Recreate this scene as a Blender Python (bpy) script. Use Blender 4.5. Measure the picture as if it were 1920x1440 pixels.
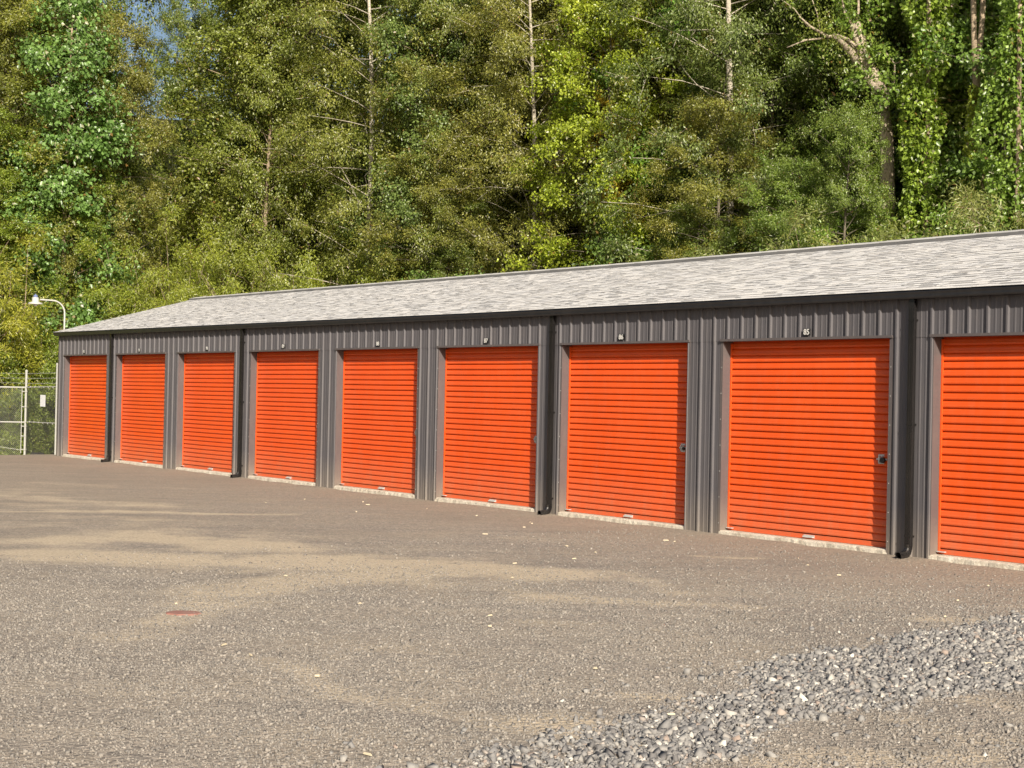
import bpy, math, random
import numpy as np
from mathutils import Vector, Matrix

for o in list(bpy.data.objects):
    bpy.data.objects.remove(o)
FT = 0.3048
scene = bpy.context.scene
COL = scene.collection

# ------------------------------------------------------------ camera
CAM = np.array([33.262, -43.112, 5.351])
YAW, PITCH, ROLL, FPX = -0.92428955, 0.00738023, 0.02048612, 2884.0
def cam_axes():
    cy, sy = math.cos(YAW), math.sin(YAW)
    w = np.array([sy*math.cos(PITCH), cy*math.cos(PITCH), math.sin(PITCH)])
    r = np.array([cy, -sy, 0.0]); u = np.cross(r, w)
    r2 = math.cos(ROLL)*r + math.sin(ROLL)*u
    u2 = -math.sin(ROLL)*r + math.cos(ROLL)*u
    return r2, u2, w
AR, AU, AW = cam_axes()
def px_of(p):                       # picture position of a point (used for culling and for wording labels)
    d = np.asarray(p, float) - CAM; z = d @ AW
    return 960 + FPX*(d @ AR)/z, 720 - FPX*(d @ AU)/z, z
cam = bpy.data.cameras.new('camera'); camo = bpy.data.objects.new('camera', cam); COL.objects.link(camo)
m = Matrix.Identity(4)
for i in range(3):
    m[i][0] = AR[i]; m[i][1] = AU[i]; m[i][2] = -AW[i]; m[i][3] = CAM[i]*FT
camo.matrix_world = m
cam.sensor_fit = 'HORIZONTAL'; cam.sensor_width = 36.0; cam.lens = 36.0*FPX/1920.0
cam.clip_start = 0.1; cam.clip_end = 3000
scene.camera = camo
scene.render.resolution_x = 1024; scene.render.resolution_y = 768

# ------------------------------------------------------------ light
SUN_AZ, SUN_EL = math.radians(65.5), math.radians(28.8)     # azimuth measured from -Y towards +X
sdir = Vector((math.sin(SUN_AZ)*math.cos(SUN_EL), -math.cos(SUN_AZ)*math.cos(SUN_EL), math.sin(SUN_EL)))
world = bpy.data.worlds.new('World'); scene.world = world; world.use_nodes = True
nt = world.node_tree; nt.nodes.clear()
sky = nt.nodes.new('ShaderNodeTexSky'); sky.sky_type = 'NISHITA'; sky.sun_disc = False
sky.sun_elevation = SUN_EL; sky.sun_rotation = math.atan2(sdir.x, sdir.y)
sky.air_density = 1.0; sky.dust_density = 3.0; sky.ozone_density = 1.0
bg = nt.nodes.new('ShaderNodeBackground'); bg.inputs['Strength'].default_value = 0.072
wo = nt.nodes.new('ShaderNodeOutputWorld')
nt.links.new(sky.outputs[0], bg.inputs[0]); nt.links.new(bg.outputs[0], wo.inputs[0])
sl = bpy.data.lights.new('sun', 'SUN'); sl.energy = 5.0; sl.angle = math.radians(0.6); sl.color = (1.0, 0.91, 0.78)
so = bpy.data.objects.new('sun', sl); COL.objects.link(so)
so.rotation_euler = sdir.to_track_quat('Z', 'Y').to_euler()
vs = scene.view_settings
vs.view_transform = 'Standard'; vs.look = 'None'; vs.gamma = 1.0; vs.use_curve_mapping = False
vs.exposure = 0.56
try:
    scene.cycles.max_bounces = 6; scene.cycles.diffuse_bounces = 3; scene.cycles.glossy_bounces = 2
    scene.cycles.transmission_bounces = 3; scene.cycles.transparent_max_bounces = 6
except Exception:
    pass

# ------------------------------------------------------------ material helpers
class NT:
    def __init__(s, name):
        s.m = bpy.data.materials.new(name); s.m.use_nodes = True
        s.t = s.m.node_tree; s.t.nodes.clear()
        s.out = s.t.nodes.new('ShaderNodeOutputMaterial')
    def n(s, typ, **kw):
        nd = s.t.nodes.new(typ)
        for k, v in kw.items():
            if k.startswith('i_'):
                nd.inputs[k[2:].replace('_', ' ')].default_value = v
            else:
                setattr(nd, k, v)
        return nd
    def l(s, a, b): s.t.links.new(a, b)
    def noise(s, scale, detail=4, rough=.55, vec=None, dist=0):
        nd = s.n('ShaderNodeTexNoise'); nd.inputs['Scale'].default_value = scale
        nd.inputs['Detail'].default_value = detail; nd.inputs['Roughness'].default_value = rough
        nd.inputs['Distortion'].default_value = dist
        if vec is not None: s.l(vec, nd.inputs['Vector'])
        return nd
    def ramp(s, fac, stops, interp='LINEAR'):
        nd = s.n('ShaderNodeValToRGB'); cr = nd.color_ramp; cr.interpolation = interp
        while len(cr.elements) < len(stops): cr.elements.new(0.5)
        for e, (p, c) in zip(cr.elements, stops):
            e.position = p; e.color = (*c, 1) if len(c) == 3 else c
        s.l(fac, nd.inputs[0]); return nd
    def mix(s, fac, a, b, mode='MIX'):
        nd = s.n('ShaderNodeMix'); nd.data_type = 'RGBA'; nd.blend_type = mode
        for sock, v in ((nd.inputs[0], fac), (nd.inputs[6], a), (nd.inputs[7], b)):
            if hasattr(v, 'is_linked') or hasattr(v, 'links'): s.l(v, sock)
            elif isinstance(v, (int, float)): sock.default_value = v
            else: sock.default_value = (*v, 1)
        return nd.outputs[2]
    def math(s, op, a, b=None, clamp=False):
        nd = s.n('ShaderNodeMath'); nd.operation = op; nd.use_clamp = clamp
        for sock, v in ((nd.inputs[0], a), (nd.inputs[1], b)):
            if v is None: continue
            if isinstance(v, (int, float)): sock.default_value = v
            else: s.l(v, sock)
        return nd.outputs[0]
    def bsdf(s, base, rough=.6, spec=.5, metal=0, bump=None, bstr=.3, bdist=.01, coat=0):
        b = s.n('ShaderNodeBsdfPrincipled')
        if isinstance(base, tuple): b.inputs['Base Color'].default_value = (*base, 1)
        else: s.l(base, b.inputs['Base Color'])
        if isinstance(rough, (int, float)): b.inputs['Roughness'].default_value = rough
        else: s.l(rough, b.inputs['Roughness'])
        b.inputs['Specular IOR Level'].default_value = spec; b.inputs['Metallic'].default_value = metal
        b.inputs['Coat Weight'].default_value = coat
        if bump is not None:
            bp = s.n('ShaderNodeBump'); bp.inputs['Strength'].default_value = bstr; bp.inputs['Distance'].default_value = bdist
            s.l(bump, bp.inputs['Height']); s.l(bp.outputs[0], b.inputs['Normal'])
        s.l(b.outputs[0], s.out.inputs[0]); return b
def obj_vec(T):
    tc = T.n('ShaderNodeTexCoord'); return tc.outputs['Object']
def mapped(T, vec, scale):
    mp = T.n('ShaderNodeMapping'); mp.inputs['Scale'].default_value = scale
    T.l(vec, mp.inputs['Vector']); return mp.outputs[0]

def painted(name, col, rough=.4, var=.12, dust=(.30, .25, .19), dustamt=.25, zlow=None, spec=.5):
    T = NT(name); v = obj_vec(T)
    n1 = T.noise(1.3, 5, .6, mapped(T, v, (1, 1, .25)))
    c = T.mix(T.ramp(n1.outputs[0], [(.3, (0, 0, 0)), (.75, (1, 1, 1))]).outputs[0],
              tuple(x*(1-var) for x in col), tuple(min(1, x*(1+var)) for x in col))
    n2 = T.noise(9, 6, .7, mapped(T, v, (1, 1, .3)))
    f = T.math('MULTIPLY', T.ramp(n2.outputs[0], [(.45, (0, 0, 0)), (.8, (1, 1, 1))]).outputs[0], dustamt)
    if zlow:
        sx = T.n('ShaderNodeSeparateXYZ'); T.l(v, sx.inputs[0])
        g = T.n('ShaderNodeMapRange'); g.inputs[1].default_value = zlow[0]; g.inputs[2].default_value = zlow[1]
        g.inputs[3].default_value = zlow[2]; g.inputs[4].default_value = 0
        T.l(sx.outputs[2], g.inputs[0])
        gn = T.math('MULTIPLY', g.outputs[0], T.math('ADD', n2.outputs[0], .25))
        f = T.math('ADD', f, gn, True)
    c = T.mix(f, c, dust)
    r = T.math('ADD', T.math('MULTIPLY', n2.outputs[0], .25), rough-.1)
    T.bsdf(c, r, spec, bump=n1.outputs[0], bstr=.15, bdist=.01)
    return T.m

M = {}
M['siding'] = painted('charcoal_siding', (.100, .095, .102), .48, .08, dustamt=.10, zlow=(0.0, .55, .5), spec=.3)
M['trim'] = painted('charcoal_trim', (.098, .085, .085), .45, .08, dustamt=.12, zlow=(0.0, .5, .5))
M['gutter'] = painted('black_gutter', (.016, .016, .018), .3, .1, dustamt=.05)
M['downspout'] = painted('black_downspout', (.013, .012, .012), .15, .1, dustamt=.04)
M['orange'] = painted('orange_curtain', (.70, .086, .009), .34, .10, dust=(.50, .17, .085), dustamt=.2, zlow=(.05, .6, .55), spec=.45)
M['steel'] = painted('galvanised_steel', (.50, .50, .48), .35, .15, dustamt=.2)
M['galv'] = painted('galvanised_fence', (.36, .36, .33), .5, .15, dustamt=.1)
M['white'] = painted('white_enamel', (.46, .46, .43), .35, .04, dustamt=.08)
M['paper'] = painted('white_sheet', (.85, .86, .90), .5, .02, dustamt=.0)
M['plate'] = painted('black_plate', (.010, .010, .011), .4, .02, dustamt=.02)
M['digit'] = painted('white_digit', (.62, .61, .58), .5, .02, dustamt=.02)
M['black'] = painted('black_plastic', (.012, .012, .014), .35, .1, dustamt=.1)
M['blue'] = painted('blue_grey_cap', (.13, .16, .30), .4, .1, dustamt=.05)
M['red'] = painted('faded_red', (.25, .115, .09), .8, .25, dust=(.30, .24, .2), dustamt=.8)
M['dark_void'] = painted('interior_dark', (.02, .02, .02), .9, .1, dustamt=0)

T = NT('pale_concrete'); v = obj_vec(T)
n1 = T.noise(6, 8, .7, v); n2 = T.noise(40, 4, .7, v)
c = T.ramp(n1.outputs[0], [(.3, (.34, .29, .22)), (.48, (.54, .49, .40)), (.75, (.66, .61, .52))]).outputs[0]
c = T.mix(T.math('MULTIPLY', T.ramp(n2.outputs[0], [(.55, (0, 0, 0)), (.7, (1, 1, 1))]).outputs[0], .5), c, (.30, .25, .19))
T.bsdf(c, .9, .2, bump=n2.outputs[0], bstr=.8, bdist=.02); M['concrete'] = T.m

T = NT('grey_shingle'); v = obj_vec(T)
g = T.n('ShaderNodeNewGeometry')
c = T.ramp(g.outputs['Random Per Island'], [(0, (.44, .44, .45)), (.2, (.53, .53, .53)), (.42, (.585, .58, .565)), (.65, (.63, .62, .60)), (.8, (.565, .55, .53)), (.92, (.50, .51, .52)), (1, (.66, .65, .63))]).outputs[0]
n1 = T.noise(220, 2, .8, v); n2 = T.noise(1.1, 4, .6, v); n3 = T.noise(14, 3, .6, v)
c = T.mix(T.math('MULTIPLY', n1.outputs[0], .5), c, (.42, .42, .42))
c = T.mix(.25, c, T.ramp(n3.outputs[0], [(.35, (.44, .43, .44)), (.65, (.66, .62, .57))]).outputs[0])
c = T.mix(T.math('MULTIPLY', n2.outputs[0], .15), c, (.55, .54, .50))
T.bsdf(c, .9, .25, bump=n1.outputs[0], bstr=.5, bdist=.004); M['shingle'] = T.m
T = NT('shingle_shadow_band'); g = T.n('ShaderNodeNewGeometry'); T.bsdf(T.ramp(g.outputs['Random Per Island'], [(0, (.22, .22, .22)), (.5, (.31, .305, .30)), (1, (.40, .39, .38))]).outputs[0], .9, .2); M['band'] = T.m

T = NT('chain_wire'); T.bsdf((.40, .41, .38), .45, .5, .5); M['wire'] = T.m
T = NT('dark_chain_wire'); T.bsdf((.16, .16, .15), .5, .5, .3); M['wire_dark'] = T.m

def bark(name, a, b, scale=3):
    T = NT(name); v = obj_vec(T)
    n1 = T.noise(scale, 6, .7, mapped(T, v, (1, 1, .35)), .6); n2 = T.noise(scale*5, 4, .7, mapped(T, v, (1, 1, 2.5)))
    c = T.ramp(n1.outputs[0], [(.35, a), (.6, b)]).outputs[0]
    c = T.mix(T.math('MULTIPLY', T.ramp(n2.outputs[0], [(.5, (0, 0, 0)), (.62, (1, 1, 1))]).outputs[0], .6), c, tuple(x*.35 for x in a))
    T.bsdf(c, .85, .2, bump=n2.outputs[0], bstr=.6, bdist=.02); return T.m
M['bark_pale'] = bark('pale_bark', (.30, .26, .20), (.56, .51, .42))
M['bark_tan'] = bark('tan_bark', (.20, .15, .10), (.42, .33, .23))
M['bark_dark'] = bark('grey_brown_bark', (.07, .06, .045), (.20, .17, .13))

M['bark_snag'] = bark('weathered_bark', (.24, .19, .14), (.44, .37, .28), 2)
T = NT('leaf'); oi = T.n('ShaderNodeObjectInfo'); g = T.n('ShaderNodeNewGeometry'); v = obj_vec(T)
rnd = g.outputs['Random Per Island']
tone = T.ramp(rnd, [(0, (1.15, 1.25, 1.0)), (.35, (1.75, 1.9, 1.5)), (.7, (2.3, 2.45, 1.9)), (.93, (2.9, 3.0, 2.5)), (1, (3.6, 3.7, 3.3))]).outputs[0]
c = T.mix(1.0, oi.outputs['Color'], tone, 'MULTIPLY')
n1 = T.noise(.55, 3, .6, v)
c = T.mix(1.0, c, T.ramp(n1.outputs[0], [(.3, (.80, .88, .75)), (.55, (1, 1, 1)), (.75, (1.2, 1.15, .9))]).outputs[0], 'MULTIPLY')
r2 = T.math('FRACT', T.math('MULTIPLY', rnd, 91.7))
c = T.mix(T.ramp(r2, [(.958, (0, 0, 0)), (.962, (1, 1, 1))]).outputs[0], c, (.20, .12, .035))
c = T.mix(T.ramp(r2, [(.975, (0, 0, 0)), (.98, (1, 1, 1))]).outputs[0], c, (.42, .42, .26))  # a few pale leaves: glints and whitish undersides put into the colour
b = T.n('ShaderNodeBsdfPrincipled'); T.l(c, b.inputs['Base Color']); b.inputs['Roughness'].default_value = .36
b.inputs['Specular IOR Level'].default_value = .6
tr = T.n('ShaderNodeBsdfTranslucent'); T.l(T.mix(1.0, c, (1.5, 1.5, .6), 'MULTIPLY'), tr.inputs[0])
mx = T.n('ShaderNodeMixShader'); mx.inputs[0].default_value = .35
T.l(b.outputs[0], mx.inputs[1]); T.l(tr.outputs[0], mx.inputs[2]); T.l(mx.outputs[0], T.out.inputs[0])
M['leaf'] = T.m

# ------------------------------------------------------------ mesh helpers (all input in feet)
class MB:
    def __init__(s): s.v = []; s.f = []; s.mi = []
    def add(s, vs, fs, mi=0):
        k = len(s.v); s.v += [tuple(p) for p in vs]; s.f += [tuple(i+k for i in f) for f in fs]; s.mi += [mi]*len(fs)
    def box(s, a, b, mi=0):
        x0, y0, z0 = a; x1, y1, z1 = b
        s.add([(x0,y0,z0),(x1,y0,z0),(x1,y1,z0),(x0,y1,z0),(x0,y0,z1),(x1,y0,z1),(x1,y1,z1),(x0,y1,z1)],
              [(0,3,2,1),(4,5,6,7),(0,1,5,4),(1,2,6,5),(2,3,7,6),(3,0,4,7)], mi)
    def tube(s, pts, rad, n=8, cap=True, mi=0, rot=0, sq=None):
        pts = [Vector(p) for p in pts]; rs = rad if isinstance(rad, (list, tuple)) else [rad]*len(pts)
        rings = []; up = None
        for i, p in enumerate(pts):
            d = (pts[min(i+1, len(pts)-1)] - pts[max(i-1, 0)]).normalized()
            if up is None:
                up = Vector((0, 0, 1)) if abs(d.z) < .9 else Vector((1, 0, 0))
            a = d.cross(up).normalized(); b_ = a.cross(d).normalized(); up = b_
            ring = []
            for k in range(n):
                t = 2*math.pi*k/n + rot
                if sq: 
                    c_, s_ = math.cos(t), math.sin(t)
                    mxx = max(abs(c_), abs(s_)); ring.append(p + a*(c_/mxx*sq[0]) + b_*(s_/mxx*sq[1]))
                else: ring.append(p + (a*math.cos(t) + b_*math.sin(t))*rs[i])
            rings.append(ring)
        vs = [tuple(q) for r in rings for q in r]; fs = []
        for i in range(len(rings)-1):
            for k in range(n):
                k2 = (k+1) % n; fs.append((i*n+k, i*n+k2, (i+1)*n+k2, (i+1)*n+k))
        if cap:
            fs.append(tuple(range(n-1, -1, -1))); fs.append(tuple((len(rings)-1)*n + k for k in range(n)))
        s.add(vs, fs, mi)
    def lathe(s, prof, c, n=20, mi=0):
        vs = []; fs = []
        for r, z in prof:
            for k in range(n):
                t = 2*math.pi*k/n; vs.append((c[0]+r*math.cos(t), c[1]+r*math.sin(t), c[2]+z))
        for i in range(len(prof)-1):
            for k in range(n):
                k2 = (k+1) % n; fs.append((i*n+k, i*n+k2, (i+1)*n+k2, (i+1)*n+k))
        s.add(vs, fs, mi)
    def build(s, name, mats, parent=None, origin=(0, 0, 0), smooth=False, bevel=0):
        me = bpy.data.meshes.new(name)
        o3 = np.array(origin, float)
        vv = (np.array(s.v, float) - o3)*FT
        me.from_pydata(vv.tolist(), [], s.f)
        if not isinstance(mats, (list, tuple)): mats = [mats]
        for mt in mats: me.materials.append(mt)
        if len(mats) > 1: me.polygons.foreach_set('material_index', s.mi)
        if smooth: me.polygons.foreach_set('use_smooth', [True]*len(me.polygons))
        me.update()
        o = bpy.data.objects.new(name, me); COL.objects.link(o)
        if parent is not None: o.parent = parent
        po = np.array(parent['org_ft'] if parent is not None and 'org_ft' in parent else (0, 0, 0), float)
        o.location = (o3 - po)*FT
        o['org_ft'] = list(map(float, origin))
        if bevel:
            b = o.modifiers.new('bevel', 'BEVEL'); b.width = bevel*FT; b.segments = 2; b.limit_method = 'ANGLE'
        return o
def empty(name, loc):
    o = bpy.data.objects.new(name, None); COL.objects.link(o); o.location = np.array(loc, float)*FT
    o.empty_display_size = .2
    o['org_ft'] = list(map(float, loc)); return o
def tag(o, label=None, cat=None, group=None, kind=None):
    if label: o['label'] = label
    if cat: o['category'] = cat
    if group: o['group'] = group
    if kind: o['kind'] = kind
    return o
def np_mesh(name, V, F, mat, smooth=False):             # V (n,3) feet, F (m,k) same-size faces
    me = bpy.data.meshes.new(name); V = np.asarray(V, np.float32)*FT; F = np.asarray(F, np.int32)
    me.vertices.add(len(V)); me.vertices.foreach_set('co', V.ravel())
    me.loops.add(F.size); me.loops.foreach_set('vertex_index', F.ravel())
    me.polygons.add(len(F)); k = F.shape[1]
    me.polygons.foreach_set('loop_start', np.arange(0, F.size, k, dtype=np.int32))
    me.polygons.foreach_set('loop_total', np.full(len(F), k, np.int32))
    if smooth: me.polygons.foreach_set('use_smooth', np.ones(len(F), bool))
    me.materials.append(mat); me.update(calc_edges=True); me.validate(); return me

# ------------------------------------------------------------ ground
STROKES = [([(-31.91,-21.01),(-28.91,-15.1),(-25.13,-10.41)],.35,.6),([(-40.68,-18.05),(-32.3,-13.58)],.8,.35),([(-19.19,-23.81),(-18.26,-19.88),(-12.84,-18.08)],1.2,.8),([(-14.34,-25.07),(-10.54,-21.56),(-6.32,-16.41),(-3.32,-14.55)],1.3,.95),([(-4.76,-22.11),(-4.37,-18.65),(-4.26,-14.24)],1.0,.85),([(-2.0,-25.74),(-3.21,-24.07),(-4.62,-21.85)],1.1,.8),([(1.76,-29.78),(1.49,-28.73),(-1.14,-26.16)],.6,.6),([(.94,-18.57),(3.06,-15.96),(5.68,-14.68)],.6,.6),([(-4.64,-14.36),(-2.2,-12.34),(2.52,-13.31)],.5,.55),([(4.13,-20.34),(6.06,-18.64),(7.89,-18.66)],.5,.35),([(9.21,-11.55),(10.86,-10.4)],.5,.8),([(5.15,-28.41),(7.95,-28.86),(9.68,-28.97),(12.09,-27.67)],.55,.6),([(5.79,-26.91),(6.45,-25.77),(9.1,-26.39)],.6,.5),([(12.96,-27.08),(14.18,-26.83),(15.18,-26.91)],.8,.95),([(12.48,-24.31),(13.06,-23.81)],.22,1.0),([(11.04,-20.17),(11.24,-18.8),(11.62,-17.22)],.5,.8),([(11.29,-27.67),(12.98,-27.44)],.5,.5),([(18.0,-25.99),(18.33,-24.84),(18.79,-23.8)],.5,.9),([(16.02,-19.2),(16.86,-19.11)],.4,.6),([(16.56,-22.01),(18.43,-22.38)],.6,.5),([(-5.0,-5.8),(-3.07,-4.94)],.35,.6),([(-50.27,-13.06),(-40.97,-6.68)],.8,.3),([(4.38,-11.7),(8.3,-6.69)],.5,.3),([(-19.24,-25.28),(-17.26,-23.23)],.8,.5)]
def seg_dist(P, a, b):
    a = np.array(a); b = np.array(b); d = b-a; t = np.clip(((P-a)@d)/(d@d), 0, 1)
    return np.linalg.norm(P-(a+t[:, None]*d), axis=1)
def vnoise(P, s, seed=0):                               # smooth value noise, numpy
    rng = np.random.RandomState(seed); tab = rng.rand(256, 256)
    q = P/s; i = np.floor(q).astype(int); f = q-i; f = f*f*(3-2*f)
    g = lambda a, b: tab[(i[:, 0]+a) % 256, (i[:, 1]+b) % 256]
    return (g(0,0)*(1-f[:,0])+g(1,0)*f[:,0])*(1-f[:,1]) + (g(0,1)*(1-f[:,0])+g(1,1)*f[:,0])*f[:,1]
ROCK_POLY_A = [(18.6,-37.0),(16.2,-32.5),(14.9,-29.7),(13.5,-25.0),(11.2,-18.7),(10.4,-14.3),(10.1,-8.6),(10.1,-4.5)]
ROCK_POLY_B = [(22.0,-37.0),(19.0,-31.2),(17.1,-27.5),(16.5,-25.8),(15.7,-20.9),(15.9,-17.7),(15.4,-11.0),(15.0,-4.5)]
def rock_band(P):                                       # signed cover of the crushed stone strip: >0 inside
    ya = [p[1] for p in ROCK_POLY_A]; xa = [p[0] for p in ROCK_POLY_A]; yb = [p[1] for p in ROCK_POLY_B]; xb = [p[0] for p in ROCK_POLY_B]
    L = np.interp(P[:, 1], ya, xa); R_ = np.interp(P[:, 1], yb, xb)
    w = 1.3*(vnoise(P, 1.6, 5)-.5) + .7*(vnoise(P, .5, 6)-.5)
    ins = np.minimum(P[:, 0]-L, R_-P[:, 0]) + w
    ins = np.where((P[:, 1] > -4.2) | (P[:, 1] < -38), -1, ins)
    return ins
def ground_z(P):
    x, y = P[:, 0], P[:, 1]
    z = .07*(vnoise(P, 7, 1)-.5) + .035*(vnoise(P, 2.2, 2)-.5) + .012*(vnoise(P, .6, 3)-.5)
    near = np.clip((-y-.2)/2.5, 0, 1); z = z*near - .01 + .075*np.exp(-(np.minimum(y, 0)/1.1)**2)*(.35+.9*vnoise(P, 1.3, 61))*(y > -6)*(y < .6)
    z = z - .5*np.clip((-x-84)/7, 0, 1)*np.clip((y+14)/12, 0, 1)
    return z
FRONT = [(-102, -60), (-100, -10), (-98, 14), (-89, 28), (-70, 30), (0, 30), (60, 30)]
def bank_off(P):                                        # how far a point lies behind the tree line
    d = np.full(len(P), 1e9)
    for a, b in zip(FRONT[:-1], FRONT[1:]): d = np.minimum(d, seg_dist(P, a, b))
    xf = np.interp(P[:, 1], [p[1] for p in FRONT[:4]], [p[0] for p in FRONT[:4]])
    behind = (P[:, 0] < xf) | (P[:, 1] > np.interp(P[:, 0], [-98, -89, -70, 60], [14, 28, 30, 30]))
    return np.where(behind, d, -d)
def hill_z(P):
    o = np.clip(bank_off(P), 0, 165); return -.02 - .5*np.clip((-P[:, 0]-84)/7, 0, 1)*np.clip((P[:,1]+14)/12,0,1) + .36*o*np.clip(o/10, 0, 1) + 1.2*(vnoise(P, 9, 9)-.5)*np.clip(o/10, 0, 1)
xs = np.concatenate([[-2600,-900,-400,-220,-150,-120], np.arange(-104, -40, 1.0), np.arange(-40, -12, .4), np.arange(-12, 24, .16), np.arange(24, 60, 2), [70, 90, 130, 220, 500, 2600]])
ys = np.concatenate([[-2600,-900,-300,-120,-70], np.arange(-52, -38, 1.0), np.arange(-38, -3, .16), np.arange(-3, 1.2, .15), np.arange(1.4, 40, 2.), [60, 100, 200, 600, 2600]])
GX, GY = np.meshgrid(xs, ys); P = np.stack([GX.ravel(), GY.ravel()], 1)
Z = ground_z(P)
Z = Z - 30*np.clip((bank_off(P)-15)/200, 0, 1)          # dips under the added backdrop hill
V = np.concatenate([P, Z[:, None]], 1)
nx = len(xs); ii = (np.arange(len(ys)-1)[:, None]*nx + np.arange(nx-1)[None]).ravel()
gm = np_mesh('ground', V, np.stack([ii, ii+1, ii+nx+1, ii+nx], 1), None, True); gm.materials.clear()
sand = np.zeros(len(P)); rough_n = vnoise(P, 1.1, 11)*.5+vnoise(P, .35, 12)*.3+vnoise(P, 3, 13)*.35
for pts, w, s in STROKES:
    w = w*1.15; s = min(1, s*1.05); dd = np.min([seg_dist(P+np.stack([vnoise(P, 2.5, 71)-.5, vnoise(P, 2.5, 72)-.5], 1)*1.6, a, b) for a, b in zip(pts[:-1], pts[1:])], 0)
    sand = np.maximum(sand, s*np.exp(-(dd/(w*1.25))**2))
zone = np.exp(-((P[:, 1]+19-.25*P[:, 0]*0)/7.0)**2)*np.clip((6-P[:, 0])/8, 0, 1)*np.clip((P[:, 0]+75)/25, 0, 1)
sand = np.clip(sand*(.35+1.1*rough_n) + .5*zone*(rough_n*1.5-.3), 0, 1)
dirt = np.clip(1-(-P[:, 1])/(7+6*vnoise(P, 4, 21)), 0, 1)*np.clip((.9-.0*P[:, 0]), 0, 1)
dirt = np.maximum(dirt, .55*np.clip((-P[:, 0]-10)/35, 0, 1))
dark = np.clip((vnoise(P, 4.5, 31)*.6+vnoise(P, 1.7, 32)*.4-.5)*3, 0, 1)
for nm, arr in (('sand', sand), ('dirt', dirt), ('dark', dark)):
    at = gm.attributes.new(nm, 'FLOAT', 'POINT'); at.data.foreach_set('value', arr.astype(np.float32))

T = NT('packed_gravel'); v = obj_vec(T)
at = {k: T.n('ShaderNodeAttribute', attribute_name=k).outputs['Fac'] for k in ('sand', 'dirt', 'dark')}
vo1 = T.n('ShaderNodeTexVoronoi'); vo1.inputs['Scale'].default_value = 62; T.l(v, vo1.inputs['Vector'])
vo2 = T.n('ShaderNodeTexVoronoi'); vo2.inputs['Scale'].default_value = 26; T.l(v, vo2.inputs['Vector'])
n1 = T.noise(1.1, 6, .65, v); n2 = T.noise(7, 5, .7, v); n3 = T.noise(30, 3, .8, v)
def grey(sock):
    s_ = T.n('ShaderNodeSeparateColor'); T.l(sock, s_.inputs[0]); return s_.outputs[0]
st = T.ramp(grey(vo1.outputs['Color']), [(0, (.11, .104, .098)), (.4, (.205, .193, .178)), (.75, (.30, .28, .25)), (.93, (.40, .37, .325)), (1, (.55, .51, .45))]).outputs[0]
st2 = T.ramp(grey(vo2.outputs['Color']), [(0, (.15, .141, .128)), (.5, (.215, .20, .18)), (.9, (.285, .262, .23)), (1, (.42, .38, .33))]).outputs[0]
c = T.mix(.45, st, st2)
c = T.mix(T.math('MULTIPLY', at['dark'], .38), c, (.12, .114, .11))
c = T.mix(T.math('MULTIPLY', T.ramp(n1.outputs[0], [(.42, (0, 0, 0)), (.7, (1, 1, 1))]).outputs[0], .35), c, (.31, .27, .205))
dn = T.math('MULTIPLY', at['dirt'], T.math('ADD', T.math('MULTIPLY', n2.outputs[0], .8), .42), True)
dcol = T.ramp(n3.outputs[0], [(.3, (.20, .162, .122)), (.55, (.31, .255, .198)), (.75, (.42, .35, .275))]).outputs[0]
c = T.mix(1.0, c, (1.15, 1.07, 1.0), 'MULTIPLY')
m1 = T.n('ShaderNodeMapping'); m1.inputs['Rotation'].default_value = (0, 0, -.9273); T.l(v, m1.inputs['Vector'])
stk = T.noise(1.0, 5, .6, mapped(T, m1.outputs[0], (.16, 1.9, 1)), .3); stk2 = T.noise(1.0, 4, .6, mapped(T, m1.outputs[0], (.35, 6.5, 1)), .2)
sf = T.math('ADD', T.math('MULTIPLY', stk.outputs[0], .6), T.math('MULTIPLY', stk2.outputs[0], .4))
c = T.mix(T.math('MULTIPLY', T.ramp(sf, [(.50, (0, 0, 0)), (.62, (1, 1, 1))]).outputs[0], .34), c, (.40, .34, .262))
c = T.mix(T.math('MULTIPLY', T.ramp(sf, [(.36, (1, 1, 1)), (.47, (0, 0, 0))]).outputs[0], .35), c, (.155, .142, .13))
c = T.mix(dn, c, dcol)
n4 = T.noise(3.2, 6, .75, v, .8)
brk = T.math('ADD', T.math('MULTIPLY', n4.outputs[0], 1.5), T.math('MULTIPLY', n3.outputs[0], .7))
sraw = T.math('ADD', T.math('MULTIPLY', at['sand'], 1.5), T.math('ADD', T.math('ADD', brk, T.math('MULTIPLY', sf, 1.6)), -2.2))
sn = T.math('MULTIPLY', T.ramp(sraw, [(.0, (0, 0, 0)), (1.0, (.85, .85, .85))]).outputs[0], T.ramp(at['sand'], [(.03, (0, 0, 0)), (.4, (.95, .95, .95))]).outputs[0], True)
scol = T.ramp(n3.outputs[0], [(.3, (.36, .29, .205)), (.6, (.56, .465, .34))]).outputs[0]
c = T.mix(sn, c, scol)
hgt = T.math('ADD', T.math('MULTIPLY', grey(vo1.outputs['Color']), .6), T.math('ADD', T.math('MULTIPLY', vo2.outputs['Distance'], -.8), T.math('MULTIPLY', n3.outputs[0], .5)))
T.bsdf(c, .92, .2, bump=hgt, bstr=.9, bdist=.016); gm.materials.append(T.m)
go = bpy.data.objects.new('ground', gm); COL.objects.link(go); tag(go, kind='structure')

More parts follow.
